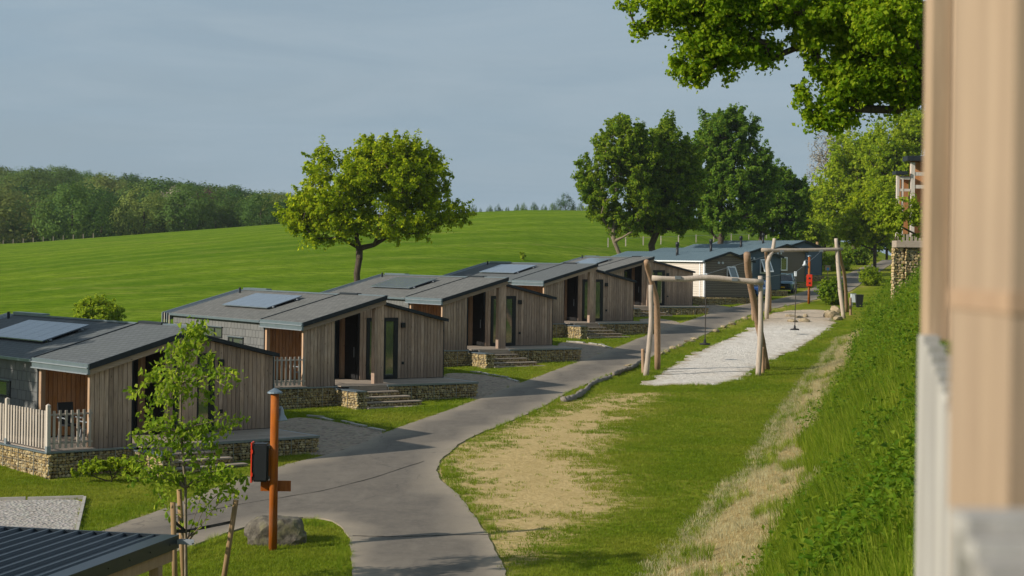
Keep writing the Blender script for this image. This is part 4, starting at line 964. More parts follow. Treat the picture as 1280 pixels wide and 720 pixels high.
# ------------------------------------------------------------------ orange posts with lamp and fire box
def orange_post(base, h, lab, rz, box_z, box_front):
    c = empty('fire_point_post', base, rz); tag(c, lab, 'post', 'orange posts with a fire box')
    MB().tube([(0, 0, -.2), (0, 0, h * .5), (0, 0, h)], [.093, .091, .09], 14).build('pole', 'orange_timber', c, True)
    MB().tube([(0, 0, h + .003), (0, 0, h + .03), (0, 0, h + .11)], [.17, .165, .03], 14).build('post_cap', 'flashing_metal', c)
    return c
b1 = gnd(341, 687.5)
o1 = orange_post(b1, 3.42, 'near orange post with a black and red box, in front of the boulder', 0, 1.9, False)
bx = MB().box(-.46, -.105, -.17, .19, 1.50, 2.33).build('fire_box', 'black_plastic', o1); bevel(bx, .04, 2)
MB().box(-.12, -.06, -.06, .10, 1.62, 2.2).build('mounting_plate', 'orange_timber', o1)
MB().box(-.488, -.462, -.16, .20, 1.48, 2.35).build('box_door', 'red_plastic', o1)
for z in (1.62, 2.12): MB().box(-.48, -.44, -.19, -.171, z, z + .08).build('latch', 'red_plastic', bx)
MB().box(-.30, .36, .102, .14, 1.27, 1.50).build('sign_board', 'orange_timber', o1)
MB().tube([(.05, .08, 3.05), (.12, .14, 3.12), (.14, .18, 3.08)], .02, 8).build('lamp_arm', 'grey_metal', o1)
MB().tube([(.13, .12, 3.12), (.13, .12, 3.06), (.13, .12, 2.95), (.13, .12, 2.85), (.13, .12, 2.82)], [.02, .05, .07, .13, .16], 16).build('bell_lamp', 'grey_metal', o1, True)
b2 = gnd(1011, 379.8)
o2 = orange_post(b2, 3.55, 'far orange post with a flat orange box, standing at the edge of the sand', 0, 1.5, True)
bx = MB().box(-.22, .22, -.17, -.102, 1.30, 2.20).build('fire_box', 'red_plastic', o2); bevel(bx, .03, 2)
for z in (1.50, 1.86): MB().box(-.06, .06, -.19, -.171, z, z + .12).build('handle_slot', 'black_plastic', bx)
MB().tube([(-.09, 0, 3.2), (-.25, 0, 3.28), (-.34, 0, 3.2)], .018, 8).build('lamp_arm', 'grey_metal', o2)
MB().tube([(-.34, 0, 3.22), (-.34, 0, 3.14), (-.34, 0, 3.0), (-.34, 0, 2.86)], [.04, .08, .10, .21], 14).build('bell_lamp', 'pale_box', o2, True)

# boulder, rocks, logs, stones
def rock(name, sx, sy, sz, seed, mat, loc, rz, lab=None, cat='rock', group=None, sink=.25, sub=3):
    me = rock_bm(sx, sy, sz, seed, sub, .14 if sub == 4 else .22, sub == 4); o = link_mesh(name, me, mat); o.location = (loc.x, loc.y, loc.z + sz * (1 - sink * 2) * .75); o.rotation_euler = (0, 0, rz)
    if lab: tag(o, lab, cat, group)
    return o
q = gnd(343, 683); rock('boulder', .80, .5, .50, 14, 'boulder', q + Vector((0, .45, 0)), .1, 'rough grey boulder lying on the grass behind the near orange post', 'boulder', sub=4)
for i, (x, y, sx, sz, lab) in enumerate([(988, 396, .55, .22, 'flat sandstone rock at the back left of the ring in the sand'), (999, 397.5, .5, .20, 'sandstone rock at the back middle of the ring in the sand'), (1007, 396.5, .42, .30, 'upright sandstone rock at the back right of the ring in the sand'),
                                    (990.5, 403, .68, .26, 'broad flat sandstone rock at the front left of the ring in the sand'), (1005, 402.5, .55, .34, 'sandstone rock at the front right of the ring in the sand')]):
    rock('rock', sx * .8, sx * .5, sz * .62, 40 + i, 'sandstone', gnd(x, y), i * .7, lab, 'rock', 'rocks set in the sand', .25, 2)
for i, (x, y, sx, sz, lab) in enumerate([(1040, 397, .75, .55, 'largest sandstone rock of the heap by the second log frame'), (1047, 400, .6, .35, 'flat rock in front of the heap by the second log frame'), (1043, 391, .7, .55, 'rock at the back of the heap by the second log frame'), (1036, 392, .45, .3, 'small rock at the left end of the heap by the second log frame')]):
    rock('rock', sx * .8, sx * .55, sz * .7, 60 + i, 'sandstone', gnd(x, y), i, lab, 'rock', 'rocks heaped by the second log frame', .25, 2)
rock('black_bag', .32, .2, .13, 77, 'rubber', gnd(1042, 385), 0, 'small black bag lying on the grass below the round bush', 'bag', None, .2, 2)
elog = [(704, 502.5), (716, 500), (730, 491), (741, 481), (752, 477), (764, 473)]
lg = empty('edging_log', gnd(704, 502)); tag(lg, 'long crooked grey log edging the road, left of the zip line frame', 'log')
W_ = [gnd(*p) + Vector((0, 0, .05)) for p in elog]; log(W_, .13, .10, 'trunk_piece', 'grey_log', lg, Vector(lg.location), 10)
lg = empty('edging_log', gnd(764, 472)); tag(lg, 'shorter grey log edging the road, nearest the zip line posts', 'log')
W_ = [gnd(*p) + Vector((0, 0, .10)) for p in [(767, 471), (778, 466), (788, 463), (800, 455)]]; log(W_, .10, .09, 'trunk_piece', 'grey_log', lg, Vector(lg.location), 10)
kl = ['edging stone', 0]
for i, (x, y) in enumerate([(826, 444), (833, 440.5), (841, 437), (851, 434), (862, 428), (868, 425), (895, 415.5), (905, 410), (915, 406), (788, 458), (931, 399)]):
    rock('edging_stone', rnd(.22, .4), rnd(.15, .25), rnd(.10, .16), 90 + i, 'sandstone', gnd(x, y), rnd(0, 3), 'small pale stone set along the right edge of the road by the zip line', 'stone', 'small stones along the road edge', .2, 2)

# boxes, info box and small posts
q = gnd(1069, 383); c = empty('utility_box', q); tag(c, 'pale grey utility box on the grass by the second log frame', 'utility box')
MB().box(-.32, .02, -.2, .2, .3, .92).build('housing', 'pale_box', c); MB().box(-.34, .04, -.22, .22, .921, .95).build('lid', 'grey_metal', c); MB().box(-.28, -.22, -.1, .1, -.1, .299).build('leg', 'grey_metal', c)
q = gnd(1074, 384); c = empty('waste_bin', q); tag(c, 'black bin right beside the pale grey utility box', 'bin')
o = MB().hexa([(-.2, -.2, 0), (.2, -.2, 0), (.2, .2, 0), (-.2, .2, 0), (-.26, -.26, .85), (.26, -.26, .85), (.26, .26, .85), (-.26, .26, .85)]).build('body', 'black_plastic', c); MB().box(-.28, .28, -.28, .28, .86, .92).build('lid', 'black_plastic', c)
q = gnd(1034.5, 345); c = empty('information_box', q); c.scale = (.62, .62, .62); tag(c, 'small wooden box with a blue notice, on the verge of the far road', 'notice box')
MB().box(-.06, .06, -.06, .06, -.1, .9).build('leg', 'pale_timber', c); MB().box(-.42, .42, -.2, .2, .9, 1.7).build('box', 'pale_timber', c); MB().box(-.2, .2, -.22, -.201, .95, 1.4).build('notice', 'blue_sticker', c); MB().box(-.5, .5, -.28, .28, 1.701, 1.78).build('lid', 'deck_timber', c)
q = gnd(1021, 347); c = empty('wooden_post', q); tag(c, 'tall wooden post left of the wooden notice box', 'post'); MB().tube([(0, 0, -.2), (0, 0, 3.6)], .14, 8).build('pole', 'stake_timber', c, True); MB().box(-.25, .25, -.05, .05, 2.8, 3.1).build('board', 'stake_timber', c)

# ------------------------------------------------------------------ carport in the near left corner
Zc = 27.0; Cc = at(218, 671.5, Zc); yawc = math.atan2(-.22, .975)
cp = empty('carport', (Cc.x, Cc.y, Cc.z), yawc); tag(cp, 'dark ribbed metal roof on timber beams in the bottom left corner', 'carport')
Lx, Ly = 9.0, 5.0; sl = .02
b = MB()
pit = .252
x = 0; prof = []
b.hexa([(-Lx, -Ly, -.05), (0, -Ly, -.05), (0, 0, -.05), (-Lx, 0, -.05), (-Lx, -Ly, -.02), (0, -Ly, -.02), (0, 0, -.02), (-Lx, 0, -.02)])
b.build('roof_sheet', 'carport_roof', cp)
x = -.35
while x > -Lx:
    MB().hexa([(x - .045, -Ly, -.019), (x + .045, -Ly, -.019), (x + .045, .0, -.019), (x - .045, .0, -.019), (x - .02, -Ly, .025), (x + .02, -Ly, .025), (x + .02, .0, .025), (x - .02, .0, .025)]).build('roof_rib', 'carport_roof', cp); x -= pit
MB().box(-.22, .03, -Ly, .05, -.018, .03).build('verge_flashing', 'carport_roof', cp)
MB().box(.031, .055, -Ly, .05, -.17, .032).build('fascia', 'carport_roof', cp)
MB().box(-Lx, -.23, .001, .04, -.07, .03).build('back_flashing', 'carport_roof', cp)
MB().box(-.12, .0, -Ly, -.06, -.36, -.172).build('timber_beam', 'pale_timber', cp)
MB().box(-Lx, -.13, -.24, -.10, -.36, -.06).build('timber_beam', 'pale_timber', cp)
for y in (-.45, -3.6): MB().box(-.14, .01, y - .15, y, -2.6, -.362).build('post', 'pale_timber', cp)
MB().box(.056, .30, -.02, .05, -.10, -.075).box(.056, .30, .05, .06, -.10, -.03).box(.056, .30, -.03, -.02, -.10, -.03).build('gutter_spout', 'grey_metal', cp)
for y in (-.3, -1.0, -1.7, -2.4): MB().tube([(.056, y, -.07), (.066, y, -.07)], .012, 6).build('screw', 'black_plastic', cp)

# ------------------------------------------------------------------ the balcony beside the camera: thick board wall and slatted railing
def fg(px, d): a, _ = ray(px, 360); return a * d
YF = 1.30                                                   # far edges are the ones seen, so the boxes start there and come nearer
bw = empty('balcony_post', (fg(1188, YF), YF, CZ - 1.0)); tag(bw, 'large blurred pale timber post filling the right edge of the photo', 'post')
MB().box(0, .30, -.16, 0, -1.5, 2.6).build('post_timber', 'front_timber', bw)
MB().box(-.0015, .302, -.1615, -.0015 + .002, 1.0 - .0315, 1.0 - .0175).build('pale_joint', 'pale_timber', bw)
YB = 2.55
o = empty('corner_board', (fg(1151.5, YB), YB, CZ)); tag(o, 'narrow pale upright board at the balcony corner, directly left of the blurred post', 'board')
MB().box(0, .026, -.05, 0, -.108, 2.0).build('upper_board', 'front_timber', o); MB().box(.028, .09, -.06, -.004, -.108, 2.0).build('upper_board', 'front_timber', o)
rl_ = empty('balcony_railing', (fg(1148.5, 2.5), 2.5, CZ - 1.2)); tag(rl_, 'weathered grey slatted balcony railing at the lower right edge', 'railing')
for i in range(9):
    y = 2.5 - i * .085; x = fg(1148.5 + i * 4.6, y); zt = -(418 + i * 12 - 330) / F * y + 1.2
    MB().box(x - rl_.location.x, x - rl_.location.x + .022 + .002 * i, y - 2.5 - .035, y - 2.5, -1., zt).build('slat', 'front_grey_timber', rl_)
MB().box(fg(1156, 2.46) - rl_.location.x, .08, -.09, -.04, -1., 1.06).build('backing_board', 'front_grey_timber', rl_)
rl2 = empty('balcony_step_rails', (fg(1184, 1.0), 1.0, CZ - .2)); tag(rl2, 'stack of pale grey horizontal rails in front of the blurred post, bottom right', 'rail')
for k in range(4):
    zt = -(633 + k * 30 - 332) / F * (1.0 - .02 * k) + .2
    MB().box(.0, .036 + .005 * k, -.05 - k * .02, -.02 - k * .02, zt - .010, zt).build('rail', 'front_grey_timber', rl2)
MB().box(.002, .08, -.018, .0, -.3, -(636 - 332) / F + .2).build('backing_board', 'front_grey_timber', rl2)

# ------------------------------------------------------------------ trees
def set_mesh(name, verts, faces_flat, nper):
    me = bpy.data.meshes.new(name); nv = len(verts); nf = len(faces_flat) // nper
    me.vertices.add(nv); me.vertices.foreach_set('co', np.asarray(verts, np.float32).ravel())
    me.loops.add(nf * nper); me.loops.foreach_set('vertex_index', np.asarray(faces_flat, np.int32).ravel())
    me.polygons.add(nf); me.polygons.foreach_set('loop_start', np.arange(nf, dtype=np.int32) * nper); me.polygons.foreach_set('loop_total', np.full(nf, nper, np.int32))
    me.update(calc_edges=True); return me
def leaves(name, C, N, size, aspect=.75, up=.4, droop=0., rs=None):
    """C centres, N outward hints; each leaf a folded pair of quads sharing a midrib"""
    r = rs or rng; n = len(C); nr = N + r.normal(0, .75, (n, 3)); nr[:, 2] += up; nr /= np.linalg.norm(nr, axis=1)[:, None] + 1e-9
    t_ = r.normal(0, 1, (n, 3)); t_[:, 2] -= droop; t_ -= nr * (t_ * nr).sum(1)[:, None]; t_ /= np.linalg.norm(t_, axis=1)[:, None] + 1e-9
    b_ = np.cross(nr, t_); s = (size * r.uniform(.65, 1.3, n))[:, None]; w = s * aspect
    V = np.stack([C - t_ * s * .5, C - b_ * w * .5 + nr * s * .12 + t_ * s * .05, C + t_ * s * .5 - nr * s * .08, C + b_ * w * .5 + nr * s * .12 + t_ * s * .05], 1).reshape(-1, 3)
    i = np.arange(n)[:, None] * 4; Fc = np.concatenate([i, i + 1, i + 2, i, i + 2, i + 3], 1).reshape(-1)
    return set_mesh(name, V, Fc, 3)
def envelope_points(ells, n, r, shell=.45, gap=0.):
    """ells: list of (cx,cy,cz, rx,ry,rz); returns clump centres inside their union, crowding to the surface"""
    vol = np.array([e[3] * e[4] * e[5] for e in ells]); vol = vol ** .8; vol /= vol.sum(); out = []; nrm = []
    for e, k in zip(ells, r.multinomial(n, vol)):
        d = r.normal(0, 1, (k, 3)); d /= np.linalg.norm(d, axis=1)[:, None]; q = (shell + (1 - shell) * r.random(k) ** .6)[:, None]
        rr = np.array(e[3:6]); P = np.array(e[:3]) + d * q * rr; out.append(P); nrm.append(d)
    return np.concatenate(out), np.concatenate(nrm)
def skeleton(base, targets, fork_z, r, trunk_r, lean=(0, 0), hang=False):
    """grow one branching skeleton from the base to every target: nearest-node tree"""
    nodes = [np.array(base, float)]; par = [-1]; nseg = 5
    top = np.array([base[0] + lean[0], base[1] + lean[1], base[2] + fork_z])
    for i in range(1, nseg + 1): 
        f = i / nseg; nodes.append(np.array(base) * (1 - f) + top * f + np.array([r.normal(0, .03), r.normal(0, .03), 0]) * fork_z * .25); par.append(len(nodes) - 2)
    plen = [0]; 
    for i in range(1, len(nodes)): plen.append(plen[par[i]] + np.linalg.norm(nodes[i] - nodes[par[i]]))
    if not hang:
        zt_ = targets[:, 2].max(); cx = targets[:, :2].mean(0); nl = 7; st0 = len(nodes) - 1
        for i in range(1, nl + 1):
            f = i / nl; p = top + np.array([(cx[0] - top[0]) * f * .3 + r.normal(0, .16), (cx[1] - top[1]) * f * .3 + r.normal(0, .16), (zt_ - top[2]) * .62 * f]); nodes.append(p); par.append(len(nodes) - 2); plen.append(plen[-1] + np.linalg.norm(nodes[-1] - nodes[-2]))
    T = targets[np.argsort(np.linalg.norm(targets - top, axis=1))]
    for tgt in T:
        A = np.array(nodes[nseg - 1:]); pl = np.array(plen[nseg - 1:]); d = np.linalg.norm(A - tgt, axis=1)
        cost = d + .22 * pl + .9 * np.clip(A[:, 2] - tgt[2] + d * .35, 0, None) * (0. if hang else 1.) + np.where(A[:, 2] > tgt[2] + .3, 0. if hang else 3.0, 0); j = int(np.argmin(cost)) + nseg - 1
        a = nodes[j]; L = np.linalg.norm(tgt - a); k = max(1, int(L / max(.8, fork_z * .22))); prev = j
        for i in range(1, k + 1):
            f = i / k; p = a * (1 - f) + tgt * f; p = p + r.normal(0, .05, 3) * L * (1 - f) * .8; p[2] += -.06 * L * math.sin(math.pi * f)
            nodes.append(p); par.append(prev); plen.append(plen[prev] + np.linalg.norm(p - nodes[prev])); prev = len(nodes) - 1
    n = len(nodes); ch = [0.] * n; w = [0.] * n; kids = [0] * n
    for i in range(1, n): kids[par[i]] += 1
    for i in range(n - 1, -1, -1):
        if kids[i] == 0: w[i] = 1.
        if par[i] >= 0: w[par[i]] += w[i]
    wr = np.array(w) ** .45; wr = wr / wr[0] * trunk_r
    return nodes, par, wr
def skel_mesh(name, nodes, par, rad, rmin=.012, sides=6):
    V = []; Fc = []
    for i in range(1, len(nodes)):
        a = nodes[par[i]]; b = nodes[i]; ra = min(rad[par[i]], rad[i] * 1.35) if par[i] > 5 else rad[par[i]]; rb = max(rad[i], rmin); ra = max(ra, rmin)
        if rb < rmin * 1.01 and ra < rmin * 1.01: ra = rb = rmin
        d = b - a; L = np.linalg.norm(d)
        if L < 1e-5: continue
        d = d / L; u = np.cross(d, [0, 0, 1.]) if abs(d[2]) < .9 else np.cross(d, [1., 0, 0]); u /= np.linalg.norm(u); v = np.cross(d, u); s = sides if ra > .06 else 4; k0 = len(V)
        for (c, q) in ((a - d * ra * .3, ra), (b + d * rb * .3, rb)):
            for k in range(s): an = 2 * math.pi * k / s; V.append(c + (u * math.cos(an) + v * math.sin(an)) * q)
        for k in range(s): Fc += [k0 + k, k0 + (k + 1) % s, k0 + s + (k + 1) % s, k0 + s + k]
    me = set_mesh(name, np.array(V), Fc, 4); me.polygons.foreach_set('use_smooth', np.ones(len(me.polygons), bool)); return me
def make_tree(name, lab, cat, loc, ells, fork, trunk_r, nclump, per, lsize, mat, bark='bark', csize=.55, seed=1, group=None, branches=90, shell=.4, up=.45, droop=0., lean=(0, 0), spikes=0, flat=.75, hang=False, gap=.26):
    r = np.random.default_rng(seed); root = empty(name, loc); tag(root, lab, cat, group)
    P, N_ = envelope_points(ells, nclump, r, shell)
    gk = vnoise(P[:, 0] * .75 + 50, P[:, 2] * .75 + P[:, 1] * .6 + 50, seed) > gap; P = P[gk]; N_ = N_[gk]
    spikes = min(spikes, len(P) // 2)
    if spikes:
        S = P[np.argsort(-P[:, 2] + r.normal(0, .8, len(P)))[:spikes]] + np.stack([r.normal(0, .25, spikes), r.normal(0, .25, spikes), r.uniform(.2, .9, spikes) * csize * 1.8], 1)
        P = np.concatenate([P, S]); N_ = np.concatenate([N_, np.tile([0, 0, 1.], (spikes, 1))])
    tg = P[r.choice(len(P), min(branches, len(P)), replace=False)] * 1.0
    nodes, par, rad = skeleton((0, 0, -.4), tg, fork + .4, r, trunk_r, lean, hang)
    link_mesh('trunk', skel_mesh('trunk', nodes, par, rad), bark, root)
    k = per; idx = np.repeat(np.arange(len(P)), k); cs = csize * r.uniform(.55, 1.35, len(P)); off = r.normal(0, 1, (len(idx), 3)); off /= np.linalg.norm(off, axis=1)[:, None]; off *= (r.random(len(idx)) ** .5)[:, None] * cs[idx][:, None]; off[:, 2] *= flat
    ax = N_ * .8 + r.normal(0, .6, N_.shape) + np.array([0, 0, .5]); ax /= np.linalg.norm(ax, axis=1)[:, None]
    al = r.uniform(-1, 1.25, len(idx)) * cs[idx]; off = off * .62 * (1.15 - .45 * np.clip(al / cs[idx], -1, 1.2))[:, None] + ax[idx] * al[:, None]
    C = P[idx] + off; Nn = off / (np.linalg.norm(off, axis=1)[:, None] + 1e-6) * .8 + N_[idx] * .4
    link_mesh('crown', leaves('crown', C, Nn, lsize, .8, up, droop, r), mat, root); return root
def px_ell(px, py, Y, rx, ry, base, dy=0., ryd=None):     # ellipsoid given by photo position and pixel radii
    p = at(px, py, Y + dy) - base; k = (Y + dy) / F; return (p.x, p.y, p.z, rx * k, (ryd if ryd else rx * k * .9), ry * k)

# the lone field tree
Y = 107.; a, _ = ray(446, 400); bt = Vector((a * Y, Y, H(a * Y, Y)))
E_ = [(470, 235, 70, 42, 0), (420, 245, 48, 40, -.5), (400, 265, 44, 26, .6), (372, 272, 26, 20, 0), (360, 268, 16, 9, 0), (520, 232, 40, 36, .8), (545, 262, 34, 30, 0), (570, 266, 18, 18, .5), (470, 205, 40, 28, 0), (405, 212, 24, 26, 0), (430, 285, 40, 20, -1), (500, 280, 50, 20, -.6), (395, 302, 18, 14, 0), (535, 205, 22, 24, 0), (458, 190, 8, 18, 0), (507, 198, 18, 20, 0)]
make_tree('field_tree', 'lone broad maple standing in the green field behind the third chalet', 'tree', bt, [px_ell(x, y, Y, rx, ry, bt, dy) for x, y, rx, ry, dy in E_], 4.0, .21, 1000, 62, .19, 'maple_leaf', 'bark', .46, 11, None, 220, .25, .5, spikes=80, gap=.30)
bt = Vector((-27.0, 50.5, H(-27.0, 50.5)))
make_tree('side_tree', 'leafy tree standing left of the nearest chalet, just outside the photo, shading it', 'tree', bt, [(0, 0, 9.0, 3.6, 4.2, 3.0), (1.5, 2.2, 8.0, 2.6, 3.0, 2.2), (-1.6, -1., 8.4, 2.4, 2.6, 2.4), (.3, 4.2, 8.8, 2.4, 2.8, 2.4), (0, -1.6, 7, 2.4, 2.2, 2.)], 4.0, .28, 650, 80, .28, 'maple_leaf', 'bark', .7, 12, None, 80, .1, gap=-1)
# cluster of dark trees behind the mobile homes
def dtree(bx, Y, E_, lab, mat, seed, n=620, per=76, ls=.23, fork=2.6, tr=.32, lean=(0, 0), cs=.48, bark='bark', name='round_tree', grp='dark leafy trees behind the mobile homes', br=130, sp=60, shell=.35):
    a, _ = ray(bx, 340); b = Vector((a * Y, Y, H(a * Y, Y)))
    return make_tree(name, lab, 'tree', b, [px_ell(x, y, Y, rx, ry, b, dy) for x, y, rx, ry, dy in E_], fork, tr, n, per, ls, mat, bark, cs, seed, grp, br, shell, .45, lean=lean, spikes=sp)
dtree(798, 157, [(762, 222, 42, 44, 0), (778, 185, 34, 34, 0), (748, 240, 28, 22, 0), (735, 215, 18, 22, 0), (790, 245, 36, 36, 0), (765, 268, 30, 18, .5), (800, 205, 28, 34, 0), (785, 280, 26, 16, 0)], 'leftmost of the dark leafy trees behind the homes, with a leaning pale trunk', 'dark_leaf', 21, lean=(-2.2, 0), tr=.2, bark='pale_bark', n=760, fork=4.)
dtree(816, 160, [(830, 210, 42, 46, .5), (842, 180, 28, 30, 0), (825, 250, 44, 34, 0), (850, 235, 32, 36, 0), (862, 205, 20, 28, 0), (812, 278, 28, 14, 0), (845, 275, 30, 16, 0), (838, 165, 14, 14, 0)], 'second dark leafy tree from the left behind the homes, upright trunk', 'dark_leaf', 22, n=820)
dtree(899, 178, [(905, 180, 38, 38, 0), (925, 205, 40, 44, 0), (885, 215, 40, 50, 0), (912, 245, 50, 36, 0), (945, 230, 28, 40, 0), (958, 225, 18, 28, 0), (895, 275, 38, 16, 0), (918, 160, 28, 20, 0), (875, 255, 24, 22, 0)], 'tallest dark leafy tree, behind the two blue and brown mobile homes', 'cool_leaf', 23, n=1250, ls=.25, cs=.50)
dtree(950, 192, [(975, 250, 36, 30, 0), (990, 262, 26, 28, 0), (955, 262, 30, 30, 0), (968, 232, 26, 20, 0), (998, 240, 14, 16, 0), (940, 275, 30, 16, 0), (985, 288, 22, 12, 0)], 'lowest and darkest tree of the group, right of the tallest one', 'cool_leaf', 24, n=760, ls=.25)
# bright trees on the bank of the far road
LG = 'light green trees along the far road'
def lt(bx, Y, E_, lab, mat, seed, **k): return dtree(bx, Y, E_, lab, mat, seed, grp=LG, name=k.pop('name', 'leafy_tree'), **k)
lt(1068, 215, [(1062, 205, 34, 30, 0), (1050, 228, 34, 28, 0), (1082, 222, 34, 30, 0), (1040, 250, 28, 26, 0), (1072, 255, 40, 26, 0), (1098, 240, 26, 30, 0)], 'light green tree with a domed crown at the centre of the far bank', 'light_leaf', 31, n=560, per=60, ls=.34, cs=.9, fork=6., tr=.30)
lt(1120, 205, [(1110, 190, 36, 28, 0), (1125, 215, 34, 34, 0), (1135, 170, 30, 24, 0), (1108, 245, 26, 34, 0), (1138, 250, 24, 40, 0)], 'tall light green tree rising behind the gabion lodge', 'light_leaf', 32, n=560, per=60, ls=.34, cs=.9, fork=6., tr=.30)
lt(1030, 235, [(1022, 262, 22, 22, 0), (1034, 285, 28, 18, 0), (1018, 290, 22, 16, 0), (1010, 280, 14, 14, 0)], 'low bright green tree between the dark group and the far road', 'young_leaf', 33, n=360, per=60, ls=.34, cs=.8, fork=3., tr=.2)
lt(1012, 225, [(1000, 292, 18, 10, 0), (1012, 296, 22, 12, 0), (990, 298, 14, 8, 0)], 'small yellow-green tree just right of the darkest tree', 'young_leaf', 34, n=200, per=60, ls=.32, cs=.7, fork=2., tr=.15)
lt(1048, 238, [(1040, 185, 26, 26, 0), (1024, 205, 18, 20, 0), (1052, 168, 16, 18, 0), (1018, 225, 10, 14, 0)], 'thin half bare tree whose fine twigs stand against the sky', 'pale_leaf', 35, n=260, per=12, ls=.20, cs=.8, fork=9., tr=.2, sp=10, br=240, name='bare_tree')
lt(1093, 196, [(1090, 262, 26, 22, 0), (1078, 280, 26, 18, 0), (1100, 285, 24, 20, 0), (1065, 292, 20, 14, 0)], 'bushy green tree low on the bank right of the far road', 'maple_leaf', 36, n=360, per=60, ls=.32, cs=.8, fork=3., tr=.2)
lt(1168, 84, [(1124, 280, 18, 14, 0), (1136, 268, 16, 14, 0), (1140, 288, 14, 14, 0), (1116, 262, 9, 7, 0), (1130, 300, 12, 8, 0)], 'small maple in front of the gabion lodge', 'young_leaf', 37, n=150, per=50, ls=.15, cs=.30, fork=1.4, tr=.05, name='small_tree')
lt(1108, 262, [(1082, 302, 24, 16, 0), (1108, 296, 26, 20, 0), (1136, 300, 24, 22, 0), (1096, 285, 22, 18, 0), (1125, 278, 22, 18, 0)], 'dark green thicket closing the view at the top of the far road', 'dark_leaf', 38, n=420, per=60, ls=.36, cs=.8, fork=2., tr=.2, name='thicket_tree')
for i, (x, y, rx, ry, lab) in enumerate([(1002, 340, 20, 10, 'yellow-green bush left of the far orange post'), (1040, 338, 16, 9, 'bush on the left verge of the far road, beside the notice box'), (1064, 331, 18, 10, 'bush on the left verge under the domed light green tree'), (1092, 321, 18, 11, 'bush at the top of the far road')]):
    b = gnd(x, y); k = b.y / F
    make_tree('hedge_bush', lab, 'bush', b, [(0, 0, ry * k * .7, rx * k, rx * k * .6, ry * k), (rx * k * .6, .5, ry * k * .5, rx * k * .6, rx * k * .5, ry * k * .7)], .5, .08, 150, 60, .28, ['young_leaf', 'light_leaf', 'dark_leaf', 'maple_leaf'][i], 'bark', .5, 50 + i, 'bushes along the far road', 20, .3, gap=-1)

# boughs of the big tree overhead on the right
Y = 34.; a, _ = ray(1265, 300); b = Vector((a * Y, Y, H(a * Y, Y)))
E_ = [(1085, 20, 55, 38, 0), (1120, 70, 45, 45, .5), (1100, 105, 40, 32, 0), (1060, 115, 30, 22, 0), (1130, 130, 30, 26, 0), (1015, 20, 46, 20, 0), (1010, 50, 22, 12, 0), (960, 12, 50, 20, 0), (900, 15, 52, 22, 0), (850, 5, 46, 12, 0), (795, 5, 14, 8, 0), (805, 38, 12, 8, 0), (830, 22, 24, 12, 0), (880, 52, 34, 26, 0), (915, 60, 30, 26, 0), (945, 60, 26, 18, 0), (965, 66, 10, 10, 0), (870, 92, 22, 14, 0), (868, 118, 14, 14, 0), (852, 82, 14, 12, 0), (915, 92, 10, 10, 0), (1015, 76, 9, 7, 0), (1030, 88, 18, 10, 0), (1050, 92, 22, 10, 0), (1003, 118, 10, 8, 0), (1022, 134, 14, 10, 0), (1018, 150, 14, 9, 0), (1040, 152, 18, 9, 0), (1075, 145, 30, 12, 0), (1165, 70, 40, 60, 1), (1110, 30, 50, 40, -.6), (1075, 60, 40, 40, .8), (1140, 100, 34, 34, -.6), (1220, 40, 50, 40, 1), (980, -20, 80, 16, .5), (1100, -30, 80, 24, 0), (880, -14, 60, 14, 0)]
big = make_tree('overhanging_tree', 'big tree whose leafy boughs hang over the top right of the photo', 'tree', b, [px_ell(x, y, Y, rx, ry, b, dy) for x, y, rx, ry, dy in E_], 3.6, .20, 3300, 44, .088, 'oak_leaf', 'bark', .21, 61, None, 420, .15, .5, spikes=0, hang=True, gap=.30)
bgm = MB()
W_ = [at(1290, 190, Y) - b, at(1180, 95, Y) - b, at(1115, 72, Y) - b, at(1075, 50, Y) - b, at(1050, 25, Y) - b, at(1030, -20, Y) - b]
bgm.tube(W_, [.20, .13, .10, .085, .06, .04], 9, True, .2); bgm.tube([at(1190, 160, Y) - b, at(1150, 90, Y) - b, at(1128, 35, Y) - b, at(1120, -30, Y) - b], [.12, .10, .08, .05], 8, True, .2)
bgm.build('bough', 'bark', big, True)

# young staked tree
q = gnd(233, 742); Y = q.y; k = Y / F
yt = empty('young_tree', q); tag(yt, 'young thin tree with drooping leaves tied between three stakes', 'tree')
r = np.random.default_rng(5)
def loc(px, py, dy=0): v = at(px, py, Y + dy) - q; return np.array([v.x, v.y, v.z])
stem = [np.array([0, 0, -.1]), loc(232, 680), loc(232, 610), loc(226, 540), loc(226, 480), loc(236, 440), loc(246, 418)]
nodes = list(stem); par = [-1] + list(range(len(stem) - 1)); tips = []
bp = [(1, 0, 0)]
ends = [(170, 490, 4), (185, 515, 4), (175, 545, 3), (168, 575, 2), (190, 600, 2), (212, 600, 2), (186, 470, 4), (205, 455, 5), (222, 440, 5), (250, 425, 6), (238, 415, 6), (262, 455, 5), (282, 480, 4), (290, 470, 4), (262, 500, 4), (296, 528, 3), (280, 540, 3), (300, 598, 2), (285, 590, 2), (270, 600, 2), (262, 575, 3), (195, 560, 3), (208, 520, 4), (250, 540, 3), (240, 580, 3), (272, 560, 3), (230, 500, 4), (215, 480, 5), (200, 495, 4), (240, 470, 5), (258, 610, 2), (180, 590, 2), (295, 615, 2), (210, 570, 3), (190, 535, 3), (225, 560, 3), (286, 605, 2), (178, 560, 3), (232, 430, 6), (172, 600, 2), (198, 618, 2)]
for (x, y, j) in ends:
    dy = r.uniform(-.8, .8); e = loc(x, y, dy); a0 = nodes[j - 1] if y > 600 else nodes[j]; j0 = j - 1 if y > 600 else j; prev = j0
    for i in range(1, 5):
        f = i / 4; p = a0 * (1 - f) + e * f; p = p + np.array([0, 0, .14 * math.sin(math.pi * f)]) + r.normal(0, .02, 3); nodes.append(p); par.append(prev); prev = len(nodes) - 1; tips.append((p, f))
